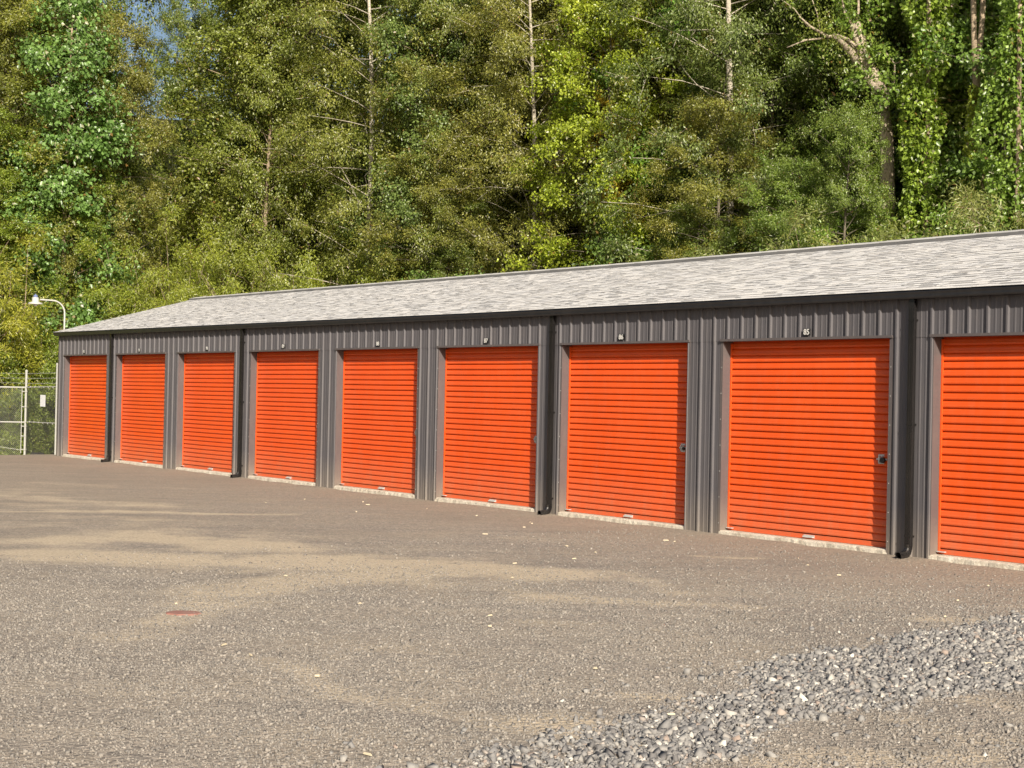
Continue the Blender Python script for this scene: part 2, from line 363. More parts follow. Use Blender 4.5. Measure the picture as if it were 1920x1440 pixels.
# forest floor on a rise added as a dark backdrop between the trees
hx = np.concatenate([np.arange(-420, -180, 12.), np.arange(-180, 120, 3.), np.arange(120, 260, 14.)]); hy = np.concatenate([np.arange(-160, -60, 8.), np.arange(-60, 140, 3.), np.arange(140, 420, 12.)])
HX, HY = np.meshgrid(hx, hy); HP = np.stack([HX.ravel(), HY.ravel()], 1); HO = bank_off(HP)
HZ = hill_z(HP) + .02
nx = len(hx); ii = (np.arange(len(hy)-1)[:, None]*nx + np.arange(nx-1)[None]).ravel()
F = np.stack([ii, ii+1, ii+nx+1, ii+nx], 1); F = F[(HO[F] > -1.5).all(1)]
HZ = HZ + .06
T = NT('forest_floor'); v = obj_vec(T); n1 = T.noise(1.5, 6, .7, v)
T.bsdf(T.ramp(n1.outputs[0], [(.3, (.022, .020, .010)), (.6, (.045, .050, .018)), (.8, (.08, .065, .035))]).outputs[0], .95, .1, bump=n1.outputs[0], bstr=1, bdist=.3)
hm = np_mesh('backdrop_hill', np.concatenate([HP, HZ[:, None]], 1), F, T.m, True)
ho = bpy.data.objects.new('backdrop_hill', hm); COL.objects.link(ho); tag(ho, kind='structure')

# ------------------------------------------------------------ stones
ico_v = []; ph = (1+5**.5)/2
for a, b in ((-1, ph), (1, ph), (-1, -ph), (1, -ph)): ico_v.append((a, b, 0))
for a, b in ((-1, ph), (1, ph), (-1, -ph), (1, -ph)): ico_v.append((0, a, b))
for a, b in ((ph, -1), (ph, 1), (-ph, -1), (-ph, 1)): ico_v.append((a, 0, b))
ico_v = np.array(ico_v)/1.902
ico_f = np.array([(0,11,5),(0,5,1),(0,1,7),(0,7,10),(0,10,11),(1,5,9),(5,11,4),(11,10,2),(10,7,6),(7,1,8),(3,9,4),(3,4,2),(3,2,6),(3,6,8),(3,8,9),(4,9,5),(2,4,11),(6,2,10),(8,6,7),(9,8,1)])
oct_v = np.array([(1,0,0),(-1,0,0),(0,1,0),(0,-1,0),(0,0,1),(0,0,-1)], float)
oct_f = np.array([(0,2,4),(2,1,4),(1,3,4),(3,0,4),(2,0,5),(1,2,5),(3,1,5),(0,3,5)])
cub_v = np.array([(x, y, z) for x in (-.8, .8) for y in (-.8, .8) for z in (-.8, .8)])
cub_f = np.array([(0,1,3),(0,3,2),(4,6,7),(4,7,5),(0,4,5),(0,5,1),(2,3,7),(2,7,6),(0,2,6),(0,6,4),(1,5,7),(1,7,3)])
def scatter(bv, bf, P, size, rng, jit=.28, sink=.25):
    n = len(P); k = len(bv)
    S = size[:, None]*np.stack([rng.uniform(.7, 1.35, n), rng.uniform(.6, 1.1, n), rng.uniform(.45, .85, n)], 1)
    B = np.repeat(bv[None], n, 0) + rng.uniform(-jit, jit, (n, k, 3)); B = B*S[:, None, :]
    q = rng.normal(size=(n, 4)); q[:, 1:3] *= .55; q /= np.linalg.norm(q, axis=1)[:, None]
    w, x, y, z = q.T
    R_ = np.stack([np.stack([1-2*(y*y+z*z), 2*(x*y-z*w), 2*(x*z+y*w)], 1), np.stack([2*(x*y+z*w), 1-2*(x*x+z*z), 2*(y*z-x*w)], 1), np.stack([2*(x*z-y*w), 2*(y*z+x*w), 1-2*(x*x+y*y)], 1)], 1)
    B = np.einsum('nij,nkj->nki', R_, B)
    B[:, :, :2] += P[:, None, :2]; B[:, :, 2] += (P[:, 2] + S[:, 2]*(1-2*sink)*.8)[:, None]
    F = (bf[None] + (np.arange(n)*k)[:, None, None]).reshape(-1, 3)
    return B.reshape(-1, 3), F
def stone_mat(name, stops):
    T = NT(name); g = T.n('ShaderNodeNewGeometry'); v = obj_vec(T); n1 = T.noise(60, 4, .7, v)
    c = T.ramp(g.outputs['Random Per Island'], stops).outputs[0]
    c = T.mix(T.math('MULTIPLY', n1.outputs[0], .35), c, (.34, .30, .25))
    T.bsdf(c, .85, .25, bump=n1.outputs[0], bstr=.4, bdist=.004); return T.m
M['rock'] = stone_mat('crushed_rock', [(0, (.10, .10, .105)), (.3, (.165, .165, .168)), (.65, (.23, .226, .218)), (.85, (.30, .29, .27)), (.89, (.29, .22, .18)), (.93, (.42, .40, .36)), (1, (.60, .57, .51))])
M['chip'] = stone_mat('gravel_chip', [(0, (.10, .094, .09)), (.3, (.17, .158, .145)), (.7, (.25, .228, .202)), (.95, (.285, .26, .228)), (1, (.37, .34, .30))])
rng = np.random.RandomState(7)
Pc = np.stack([rng.uniform(8, 23.5, 150000), rng.uniform(-38, -4, 150000)], 1)
b_ = rock_band(Pc); pr = np.clip(b_/.8+.25, 0, 1)*(.6+.55*vnoise(Pc, .8, 44))
pr = np.where(b_ < -.2, .035*np.exp(b_/1.2), pr); keep = rng.rand(len(Pc)) < pr*.98
Pc = Pc[keep]; b_ = b_[keep]
Zr = ground_z(Pc) + np.where(b_ > .4, rng.uniform(-.01, .025, len(Pc)), -.008)
sz = np.clip(rng.lognormal(math.log(.035), .42, len(Pc)), .014, .09)
Vr, Fr = scatter(cub_v, cub_f, np.column_stack([Pc, Zr]), sz, rng, .42, .38)
rm = np_mesh('crushed_stone', Vr, Fr, M['rock']); ro = bpy.data.objects.new('crushed_stone', rm); COL.objects.link(ro)
tag(ro, 'strip of loose grey crushed stone crossing the lower right of the yard', 'crushed stone', kind='stuff')
Pg = np.stack([rng.uniform(-14, 23, 560000), rng.uniform(-37, -1, 560000)], 1)
D_ = np.hypot(Pg[:, 0]-CAM[0], Pg[:, 1]-CAM[1])
pxx = 960+FPX*((Pg[:, 0]-CAM[0])*AR[0]+(Pg[:, 1]-CAM[1])*AR[1])/((Pg[:, 0]-CAM[0])*AW[0]+(Pg[:, 1]-CAM[1])*AW[1])
keep = (rng.rand(len(Pg)) < np.clip(1.3-(D_-20)/24, .07, 1)*(.45+.9*vnoise(Pg, 1.5, 41))) & (pxx > -160) & (pxx < 2080)
Pg = Pg[keep]; sz = np.clip(rng.lognormal(math.log(.0185), .45, len(Pg)), .009, .06)
Vr, Fr = scatter(oct_v, oct_f, np.column_stack([Pg, ground_z(Pg)]), sz, rng, .3, .35)
cm = np_mesh('loose_gravel', Vr, Fr, M['chip']); co = bpy.data.objects.new('loose_gravel', cm); COL.objects.link(co)
tag(co, 'fine loose grey brown gravel scattered over the packed yard', 'gravel', kind='stuff')
# thin dry straw and pale stone flecks
rng2 = np.random.RandomState(3)
mbs = MB()
for k in range(46):
    if k < 22: x, y = rng2.uniform(-35, 12), rng2.uniform(-9, -1.0)
    else: x, y = rng2.uniform(-8, 18), rng2.uniform(-32, -10)
    a = rng2.uniform(0, math.pi); L_ = rng2.uniform(.06, .22); w = rng2.uniform(.008, .02) if k % 3 else rng2.uniform(.03, .07)
    if k % 3 == 0: L_ *= .5
    dx, dy = math.cos(a)*L_/2, math.sin(a)*L_/2; ex, ey = -math.sin(a)*w, math.cos(a)*w
    z = float(ground_z(np.array([[x, y]]))[0]) + .02
    mbs.add([(x-dx-ex, y-dy-ey, z), (x+dx-ex, y+dy-ey, z), (x+dx+ex, y+dy+ey, z), (x-dx+ex, y-dy+ey, z), (x-dx, y-dy, z+.03), (x+dx*.8, y+dy*.8, z+.035)],
            [(0, 1, 5, 4), (2, 3, 4, 5), (1, 2, 5), (3, 0, 4)])
T = NT('dry_straw'); T.bsdf((.55, .47, .33), .8, .2); M['straw'] = T.m
so_ = mbs.build('dry_litter', M['straw']); tag(so_, 'sparse dry straw and pale chips lying on the gravel', 'litter', kind='stuff')
# weeds at the threshold

# ------------------------------------------------------------ storage building
BX0, BX1, BD = -81.35, 20.0, 22.54
def zs(x): return max(0.0, -26-x)*.0036                  # the long eave climbs slightly towards its far end
DOORS = [  # number, left edge, right edge of the opening (feet along the front)
 ('92', -80.04, -71.97), ('91', -70.12, -62.08), ('90', -60.0, -52.04), ('89', -49.88, -41.81), ('88', -39.77, -31.8),
 ('87', -29.9, -21.88), ('86', -20.15, -12.09), ('85', -10.07, -1.86), ('84', .03, 8.1), ('83', 10.0, 18.07)]
PLATE_X = {'92': -76.09, '91': -66.12, '90': -55.7, '89': -45.77, '88': -35.5, '87': -25.85, '86': -16.1, '85': -5.67, '84': 4.05, '83': 14.0}
DH = 7.64
bld = empty('storage_building', (BX0, 0, 0))
tag(bld, 'long charcoal metal self storage building with orange roll up doors and pale shingle roof', 'building')
def ribbed(x0, x1, z0, z1, y0, mb, zfun=None):
    xs_ = [x0]; pts = []
    k0 = math.floor((x0+20.303)/.75)-1
    prof = []
    for k in range(k0, k0+int((x1-x0)/.75)+4):
        c = -20.303+.75*k
        prof += [(c-.066, 0), (c-.034, .08), (c+.034, .08), (c+.066, 0), (c+.215, 0), (c+.235, .012), (c+.285, .012), (c+.305, 0), (c+.445, 0), (c+.465, .012), (c+.515, .012), (c+.535, 0)]
    prof = [(x, d) for x, d in prof if x0+.005 < x < x1-.005]
    prof = [(x0, 0)] + prof + [(x1, 0)]
    vs = []; fs = []
    for x, d in prof:
        zt = z1 + (zs(x) if zfun else 0)
        vs += [(x, y0-d, z0), (x, y0-d, zt)]
    for i in range(len(prof)-1): fs.append((2*i, 2*i+2, 2*i+3, 2*i+1))
    mb.add(vs, fs)
mb = MB()
ribbed(BX0, BX1, DH, 9.28, -.012, mb, True)             # header sheets, lapped over the pier sheets
edges = [BX0] + [e for d in DOORS for e in (d[1], d[2])] + [BX1]
for i in range(0, len(edges), 2): ribbed(edges[i], edges[i+1], -.3, DH+.03, 0.0, mb)
mb.box((BX0, .08, DH+.05), (BX1, .12, 9.2))             # backing
for i in range(0, len(edges), 2): mb.box((edges[i]+.03, .08, -.3), (edges[i+1]-.03, .12, DH+.04))
# end walls (flat profile with ribs) and back wall
def endwall(x, sgn):
    N = 30
    for k in range(N):
        ya = BD*k/N; yb = BD*(k+1)/N
        ztop = lambda y: 9.25 + zs(x) + (y if y < BD/2 else BD-y)*.272
        for (p, q, dd) in ((ya, ya+.1, 1), (ya+.1, yb, 0)):
            o_ = sgn*.06*dd
            mb.add([(x+o_, p, -.5), (x+o_, q, -.5), (x+o_, q, ztop(q)), (x+o_, p, ztop(p))], [(0, 1, 2, 3)])
endwall(BX0, -1); endwall(BX1, 1)
mb.box((BX0+.01, BD, -.5), (BX1-.01, BD+.08, 9.2))
wall = mb.build('wall', M['siding'], bld)
# trims
mb = MB()
mb.box((BX0-.05, -.035, -.2), (BX0+.30, -.0135, 9.28+zs(BX0))); mb.box((BX0-.05, -.012, -.2), (BX0-.02, .35, 9.28+zs(BX0)))
mb.build('corner_trim', M['trim'], bld)
for i in range(0, len(edges), 2):                       # screws on piers
    pass
dn = len(DOORS)
REC = .48
for num, L, R_ in DOORS:
    mb = MB()                                           # frame: J trim and returns
    tw = .14
    mb.box((L-tw, -.03, -.12), (L, -.0045, DH)); mb.box((R_, -.03, -.12), (R_+tw, -.0045, DH))
    mb.box((L-tw, -.097, DH+.001), (R_+tw, -.0145, DH+.095))
    mb.box((L-.02, -.033, -.12), (L+.001, REC+.1, DH)); mb.box((R_-.001, -.033, -.12), (R_+.02, REC+.1, DH))
    mb.box((L-.02, -.034, DH-.003), (R_+.02, REC+.35, DH+.03))
    fr = mb.build('door_frame', M['trim'], bld)
    # threshold with a broken lower edge
    r3 = np.random.RandomState(int(num)); n = 48; vs = []; fs = []
    for k in range(n+1):
        x = L-.06 + (R_-L+.1)*k/n; j = r3.uniform(-.018, .018); c_ = r3.uniform(0, .045)
        vs += [(x, REC+.5, .215), (x, .03+j*.3, .212), (x, -.035+j, .185-c_*.6), (x, -.06-c_+j, -.15)]
    for k in range(n):
        for q in range(3): a = 4*k+q; fs.append((a, a+1, a+5, a+4))
    mt = MB(); mt.add(vs, fs); mt.build('threshold', M['concrete'], bld)
    # door curtain
    org = ((L+R_)/2, REC, .22)
    npr = 28; z0, z1 = .42, DH+.25; pit = (z1-z0)/npr; prof = []
    cp = [(0, 0), (.06, .064), (.13, .082), (.30, .086), (.40, .075), (.52, .068), (.66, .063), (.82, .046), (.93, .020)]
    for k in range(npr):
        for t, dd in cp: prof.append((z0+pit*(k+t), REC - dd))
    prof.append((z1, REC))
    mb = MB(); nseg = 10; W_ = R_-L-.06; rr = random.Random(int(num))
    ph1, ph2 = rr.uniform(0, 6), rr.uniform(0, 6)
    vs = []; fs = []
    for z, y in prof:
        for s_ in range(nseg+1):
            x = L+.03+W_*s_/nseg
            wob = .003*math.sin(x*1.7+ph1+z*.8)+.002*math.sin(x*.9+ph2-z*1.3)
            vs.append((x, y+wob, z + .003*math.sin(x*.6+ph2)))
    m_ = nseg+1
    for i in range(len(prof)-1):
        for s_ in range(nseg): a = i*m_+s_; fs.append((a, a+1, a+m_+1, a+m_))
    mb.add(vs, fs)
    door = mb.build('roll_up_door', M['orange'], bld, origin=org)
    mb = MB(); mb.box((L+.03, REC-.035, .235), (R_-.03, REC+.03, .40)); mb.box((L+.03, REC-.075, .222), (R_-.03, REC-.03, .262))
    mb.build('bottom_bar', M['orange'], door, origin=org, bevel=.006)
    for s_, e in ((1, L), (-1, R_)):
        a, b = sorted((e+s_*.004, e+s_*.075)); mb = MB(); mb.box((a, REC-.11, .24), (b, REC-.06, DH-.06)); mb.build('guide', M['orange'], door, origin=org)
    cx = L + .50*(R_-L)+.12
    mb = MB()                                           # pull handle / foot step
    mb.box((cx-.24, REC-.15, .275), (cx+.24, REC-.036, .30)); mb.box((cx-.24, REC-.15, .30), (cx+.24, REC-.135, .33)); mb.box((cx-.26, REC-.062, .265), (cx+.26, REC-.036, .37))
    mb.build('pull_handle', M['steel'], door, origin=org, bevel=.004)
    mb = MB()                                           # end stops
    mb.box((L+.03, REC-.22, .30), (L+.34, REC-.08, .325)); mb.build('door_stop', M['steel'], door, origin=org)
    mb = MB(); mb.box((R_-.2, REC-.16, .28), (R_-.03, REC-.07, .31)); mb.build('door_stop', M['steel'], door, origin=org)
    lz = 3.35; lx = R_-{'85': .62, '86': .60}.get(num, .54)
    mb = MB()                                           # slide latch on the right side
    mb.box((lx-.14, REC-.085, lz-.17), (lx+.12, REC-.066, lz+.17)); mb.box((lx-.20, REC-.12, lz-.03), (lx+.26, REC-.088, lz+.03))
    mb.box((lx-.10, REC-.15, lz-.12), (lx-.06, REC-.085, lz+.12)); mb.box((lx+.04, REC-.15, lz-.12), (lx+.07, REC-.085, lz+.12))
    mb.tube([(lx-.02, REC-.13, lz+.06), (lx-.02, REC-.2, lz+.06), (lx-.02, REC-.2, lz-.02)], .018, 6)
    la = mb.build('latch', M['steel'], door, origin=org, bevel=.003)
    if num in ('85', '86'):
        mb = MB(); mb.tube([(lx+.12, REC-.21, lz-.03), (lx+.12, REC-.125, lz-.03)], .105 if num == '85' else .06, 16)
        o_ = mb.build('padlock', M['black'], door, origin=org, bevel=.008, smooth=False); o_['label'] = 'round black disc padlock on the latch'
    # number plate
    px = PLATE_X[num]; zc = 7.915
    mb = MB(); mb.box((px-.185, -.110, zc-.128), (px+.185, -.091, zc+.128))
    pl = mb.build('number_plate', M['plate'], bld, origin=(px, -.1, zc), bevel=.004)
    tc = bpy.data.curves.new('digits', 'FONT'); tc.body = num; tc.size = .29*FT; tc.align_x = 'CENTER'; tc.align_y = 'CENTER'; tc.extrude = .003*FT; tc.offset = .0055*FT
    to = bpy.data.objects.new('digits_tmp', tc); COL.objects.link(to)
    dg = bpy.context.evaluated_depsgraph_get(); dg.update()
    me = bpy.data.meshes.new_from_object(to.evaluated_get(dg)); bpy.data.objects.remove(to); bpy.data.curves.remove(tc)
    me.name = 'digits'; me.materials.clear(); me.materials.append(M['digit'])
    do = bpy.data.objects.new('digits', me); COL.objects.link(do); do.parent = pl
    do.rotation_euler = (math.pi/2, 0, 0); do.location = (0, -.016*FT, 0)
    do['label'] = 'white number '+num
# foundation slab
mb = MB(); mb.box((BX0+.05, .5, -.6), (BX1-.05, BD-.02, .19)); mb.build('floor_slab', M['concrete'], bld)
mb = MB(); mb.box((BX0+.3, REC+.55, .2), (BX1-.3, REC+.6, 9.0)); mb.build('dark_interior_sheet', M['dark_void'], bld)  # near-black sheet behind the doors, standing in for the unlit interior
# roof
SL = .272; YE, ZE = -.41, 9.235; YR = BD/2; NC = 28; slopeL = (YR-YE)/math.cos(math.atan(SL))
RX0, RX1 = BX0-.22, BX1+.25
r3 = np.random.RandomState(4)
Vs = []; Fs = []
def quadbox(p0, p1, p2, p3, th, nrm):
    k = len(Vs); up = np.array(nrm)*th
    for p in (p0, p1, p2, p3): Vs.append(np.array(p))
    for p in (p0, p1, p2, p3): Vs.append(np.array(p)+up)
    for f in ((4,5,6,7),(0,1,5,4)): Fs.append(tuple(i+k for i in f))
ca, sa = math.cos(math.atan(SL)), math.sin(math.atan(SL))
for side in (0, 1):
    for r_ in range(NC):
        s0 = slopeL*r_/NC; s1 = slopeL*min(NC, r_+1.15)/NC
        x = RX0 - r3.uniform(0, .8)
        while x < RX1:
            w = r3.choice([.3, .45, .6, .8, 1.1]); xa, xb = max(x, RX0), min(x+w, RX1); x += w
            if xb-xa < .02: continue
            th0 = (.014 if r3.rand() < .55 else .024) if r_ > 0 else .018; low = .012
            sa_ = s0 + r3.uniform(-.008, .008)
            def pt(xx, ss, lift):
                y = YE+ss*ca - sa*lift; z = ZE+ss*sa + ca*lift + zs(xx)
                return (xx, y if side == 0 else BD-y, z)
            quadbox(pt(xa, sa_, low), pt(xb, sa_, low), pt(xb, s1, -.02), pt(xa, s1, -.02), th0, (0, -sa if side == 0 else sa, ca))
nshg = len(Fs)
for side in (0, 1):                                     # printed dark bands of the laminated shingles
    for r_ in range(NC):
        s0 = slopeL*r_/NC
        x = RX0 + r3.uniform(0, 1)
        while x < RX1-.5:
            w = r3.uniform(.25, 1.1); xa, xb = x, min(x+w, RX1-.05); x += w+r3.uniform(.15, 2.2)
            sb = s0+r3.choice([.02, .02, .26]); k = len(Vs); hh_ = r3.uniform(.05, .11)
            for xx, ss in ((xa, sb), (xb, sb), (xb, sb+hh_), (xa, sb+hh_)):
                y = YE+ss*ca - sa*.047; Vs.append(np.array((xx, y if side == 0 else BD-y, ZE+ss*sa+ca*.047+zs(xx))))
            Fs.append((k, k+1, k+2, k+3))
F4 = np.array(Fs); V4 = np.array(Vs)
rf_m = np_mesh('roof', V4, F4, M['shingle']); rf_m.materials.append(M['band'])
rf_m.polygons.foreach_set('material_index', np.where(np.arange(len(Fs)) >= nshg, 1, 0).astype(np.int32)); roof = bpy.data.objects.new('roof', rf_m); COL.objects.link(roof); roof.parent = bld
roof.location = (-BX0*FT, 0, 0); roof['org_ft'] = [0., 0., 0.]
mb = MB()                                               # deck under the shingles + eave drip edge
for side in (0, 1):
    f = (lambda y: y) if side == 0 else (lambda y: BD-y)
    xs_ = [RX0+.02] + list(np.linspace(-78, 18, 13)) + [RX1-.02]
    for xa, xb in zip(xs_[:-1], xs_[1:]):
        mb.add([(xa, f(YE+.03), ZE-.03+zs(xa)), (xb, f(YE+.03), ZE-.03+zs(xb)), (xb, f(YR), ZE-.03+(YR-YE-.03)*SL+zs(xb)), (xa, f(YR), ZE-.03+(YR-YE-.03)*SL+zs(xa))], [(0, 1, 2, 3)])
    for x in (RX0+.02, RX1-.02):
        mb.add([(x, f(YE+.03), ZE-.25+zs(x)), (x, f(YR), ZE-.25+(YR-YE)*SL+zs(x)), (x, f(YR), ZE+.02+(YR-YE)*SL+zs(x)), (x, f(YE), ZE+.0+zs(x))], [(0, 1, 2, 3)])
mb.build('rake_board', M['gutter'], bld)
mb = MB(); n = 100                                      # ridge cap with low vent
ridz = ZE+(YR-YE)*SL
xs_ = np.linspace(RX0, RX1, n+1)
for xa, xb in zip(xs_[:-1], xs_[1:]):
    j = .012 if (int(xa*7) % 2) else 0
    for sd in (-1, 1):
        mb.add([(xa, YR, ridz+.15+zs(xa)+j), (xb, YR, ridz+.15+zs(xb)), (xb, YR+sd*.55, ridz+.01+zs(xb)), (xa, YR+sd*.55, ridz+.01+zs(xa)+j),
                (xb, YR+sd*.55, ridz-.13+zs(xb)), (xa, YR+sd*.55, ridz-.13+zs(xa))], [(0, 1, 2, 3), (3, 2, 4, 5)], 0)
mb.mi = [0, 1]*(len(mb.f)//2)
M['ridge'] = painted('grey_ridge', (.46, .45, .43), .85, .2, dustamt=.3); M['ridge_dark'] = painted('ridge_vent', (.12, .12, .12), .8, .2, dustamt=.1)
mb.build('ridge_cap', [M['ridge'], M['ridge_dark']], bld)
# gutter
mb = MB(); xs_ = np.linspace(BX0-.15, BX1+.1, 40)
gp = [(-.02, 9.19), (-.37, 9.225), (-.385, 9.18), (-.36, 9.10), (-.36, 9.02), (-.35, 8.985), (-.335, 8.955), (-.02, 8.955)]
vs = []; fs = []
for x in xs_:
    for y, z in gp: vs.append((x, y, z+zs(x)))
for i in range(len(xs_)-1):
    for q in range(len(gp)-1): a = i*len(gp)+q; fs.append((a, a+len(gp), a+len(gp)+1, a+1))
fs.append(tuple(range(len(gp)))); fs.append(tuple((len(xs_)-1)*len(gp)+q for q in range(len(gp)-1, -1, -1)))
mb.add(vs, fs)
mb.build('gutter', M['gutter'], bld)
# downspouts
for x in (-70.85, -50.8, -20.72, -.78, 9.25, 19.2):
    org = (x, -.15, 0)
    mb = MB(); zt = 8.97+zs(x)
    mb.box((x-.115, -.245, .42), (x+.115, -.085, zt))
    for q in (-.05, .05): mb.box((x+q-.012, -.255, .42), (x+q+.012, -.2445, zt-.3))
    ds = mb.build('downspout', M['downspout'], bld, origin=org, bevel=.03)
    mb = MB()
    pts = [(x, -.17, .50), (x, -.175, .36), (x, -.22, .24), (x, -.32, .15), (x, -.48, .11), (x, -.70, .095)]
    mb.tube(pts, .14, 16, cap=False, sq=(.14, .10), rot=math.pi/16)
    mb.tube(pts[2:], .14, 16, cap=False, sq=(.125, .085), rot=math.pi/16)
    mb.build('elbow', M['downspout'], ds, origin=org, smooth=False)
    for z in (.75, 4.6, 8.2):
        mb = MB()
        mb.box((x-.122, -.258, z), (x+.122, -.246, z+.06)); mb.box((x-.122, -.2575, z+.001), (x-.1165, -.01, z+.059)); mb.box((x+.1165, -.2575, z+.001), (x+.122, -.01, z+.059))
        mb.build('strap', M['downspout'], ds, origin=org)
# pier screws
mb = MB()
for i in range(0, len(edges), 2):
    for xx in (edges[i]+.07, edges[i+1]-.07):
        for z in np.arange(.5, 7.6, 1.02):
            if edges[i] == BX0 and xx < BX0+.2: continue
            mb.tube([(xx, -.03, z), (xx, -.045, z)], .016, 6)
sc = mb.build('screws', M['steel'], bld); sc['kind'] = 'stuff'

# ------------------------------------------------------------ fence
PA = np.array([-91.3, 1.05, -.5]); PB = np.array([-82.88, .45, -.05])
def chain(a, b, zb, zt, mat, name, parent, pit=.17, r=.0105):
    """a,b: (x,y) ends; zb,zt: (z at a, z at b)"""
    a = np.array(a); b = np.array(b); L_ = np.linalg.norm(b-a); d = (b-a)/L_; nrm = np.array([-d[1], d[0]])
    H_ = max(zt[0]-zb[0], zt[1]-zb[1]); mb = MB()
    def pos(s, h, o=0):
        t = s/L_; zz0 = zb[0]+(zb[1]-zb[0])*t; zz1 = zt[0]+(zt[1]-zt[0])*t
        return (a[0]+d[0]*s+nrm[0]*o, a[1]+d[1]*s+nrm[1]*o, zz0+(zz1-zz0)*h/H_)
    slope = 1.0
    for sg in (1, -1):
        s = -H_ if sg > 0 else 0
        while s < (L_ if sg > 0 else L_+H_):
            # line: u = s + sg*h
            h0, h1 = 0, H_
            if sg > 0: h0 = max(0, -s); h1 = min(H_, L_-s)
            else: h0 = max(0, s-L_); h1 = min(H_, s)
            if h1-h0 > .02:
                o = .006*sg
                p = pos(s+sg*h0, h0, o); q = pos(s+sg*h1, h1, o)
                p = np.array(p); q = np.array(q)
                n3 = np.array([nrm[0], nrm[1], 0]); w = q-p; w /= np.linalg.norm(w); c = np.cross(w, n3)
                v_ = [p+n3*r, p-n3*r*.5+c*r, p-n3*r*.5-c*r, q+n3*r, q-n3*r*.5+c*r, q-n3*r*.5-c*r]
                mb.add(v_, [(0, 1, 4, 3), (1, 2, 5, 4), (2, 0, 3, 5)])
            s += pit
    return mb.build(name, mat, parent)
def barbed(mb, p, q, n):
    p = np.array(p); q = np.array(q); L_ = np.linalg.norm(q-p)
    k = 8; pts = [tuple(p+(q-p)*i/k - np.array([0, 0, .05*math.sin(math.pi*i/k)])) for i in range(k+1)]
    mb.tube(pts, .011, 4)
    for i in range(int(L_/.42)):
        c = p+(q-p)*(i+.5)/(L_/.42); c = c - np.array([0, 0, .04])
        for a in (.7, 2.3, 4.1):
            e = np.array([math.cos(a)*.02, math.cos(a+1)*.03, math.sin(a)*.05]); mb.tube([tuple(c-e), tuple(c+e)], .006, 3)
def post(name, p, ztop, r, parent, cap=True):
    mb = MB(); mb.tube([(p[0], p[1], p[2]-.3), (p[0], p[1], ztop)], r, 14)
    if cap: mb.lathe([(r*1.12, -.12), (r*1.15, .0), (r*.9, .05), (.02, .09)], (p[0], p[1], ztop), 14)
    return mb.build(name, M['galv'], parent, smooth=False)
fl = empty('chain_link_fence', tuple(PA)); tag(fl, 'galvanised chain link fence with barbed wire leaving the frame at far left', 'fence')
dF = np.array([-.602, -.798]); dF /= np.linalg.norm(dF)
EF = PA[:2]+dF*22; ze = -.55
post('corner_post', PA, 6.55, .10, fl)
for s in (10, 20): q = PA[:2]+dF*s; post('line_post', (q[0], q[1], ze), 6.4, .09, fl)
mb = MB(); z_t, z_m = 5.18, 2.33
mb.tube([(PA[0], PA[1], z_t), (EF[0], EF[1], z_t-.05)], .07, 10); mb.build('top_rail', M['galv'], fl)
mb = MB(); mb.tube([(PA[0], PA[1], z_m), (EF[0], EF[1], z_m-.05)], .06, 10); mb.build('middle_rail', M['galv'], fl)
mb = MB(); t0 = PA[:2]+dF*.33
mb.tube([(t0[0], t0[1], -.2), (t0[0], t0[1], 5.1)], .035, 6)
for z in (.1, 1.2, 2.0, 3.6, 4.85):
    mb.tube([(PA[0], PA[1], z), (t0[0], t0[1], z)], .045, 6)
    mb.lathe([(.15, -.04), (.15, .04)], (PA[0], PA[1], z), 14)
mb.tube([(t0[0], t0[1], .05), (t0[0]+dF[0]*7, t0[1]+dF[1]*7, 1.0)], .02, 6)
mb.build('tension_bar', M['galv'], fl)
chain(t0, EF, (-.42, -.5), (5.15, 5.1), M['wire'], 'chain_link_mesh', fl, r=.0075)
mb = MB()
for z in (5.55, 5.95, 6.33): barbed(mb, (PA[0], PA[1], z), (EF[0], EF[1], z-.05), 50)
mb.build('barbed_wire', M['wire'], fl)
mb = MB(); mb.lathe([(.62, -.7), (.60, -.50), (.5, -.45), (.1, -.43)], (PA[0]-.55, PA[1]-.72, .05), 14); mb.build('concrete_footing', M['concrete'], fl)

fr = empty('fence_panel', tuple(PB)); tag(fr, 'short chain link fence panel closing the gap between corner post and storage building', 'fence')
post('end_post', PB, 7.05, .07, fr)
for nm, z, r in (('top_rail', 5.25, .05), ('middle_rail', 2.42, .045)):
    mb = MB(); mb.tube([(PA[0]+.13, PA[1], z-.06), (PB[0], PB[1], z+.05)], r, 10)
    for s in np.linspace(.15, .9, 6):
        q = PA+(PB-PA)*s; mb.tube([(q[0]-.02, q[1], z-.02), (q[0]+.02, q[1], z-.02)], r*1.5, 8)
    mb.build(nm, M['galv'], fr)
chain(PA[:2]+[.14, 0], PB[:2], (-.45, -.05), (5.2, 5.3), M['wire_dark'], 'chain_link_mesh', fr, r=.0055)
mb = MB()
for z in (5.6, 6.0, 6.4): barbed(mb, (PA[0], PA[1], z-.05), (PB[0], PB[1], z), 30)
mb.build('barbed_wire', M['wire'], fr)
mb = MB(); pdir = (PB-PA)/np.linalg.norm(PB-PA)
q0 = PA+(PB-PA)*.50; q1 = PA+(PB-PA)*.66; off = np.array([.02, -.05, 0])
vs = []
for q in (q0, q1):
    for z in (3.70, 4.62): vs.append((q[0], q[1]-.045, z)); vs.append((q[0], q[1]-.03, z))
mb.add(vs, [(0, 4, 6, 2), (1, 3, 7, 5), (0, 2, 3, 1), (4, 5, 7, 6), (0, 1, 5, 4), (2, 6, 7, 3)])
sg = mb.build('paper_notice', M['paper']); tag(sg, 'small blank white notice fixed to the chain link fence beside the building', 'sign')
mb = MB()                                               # short black pipe offcut lying by the fence
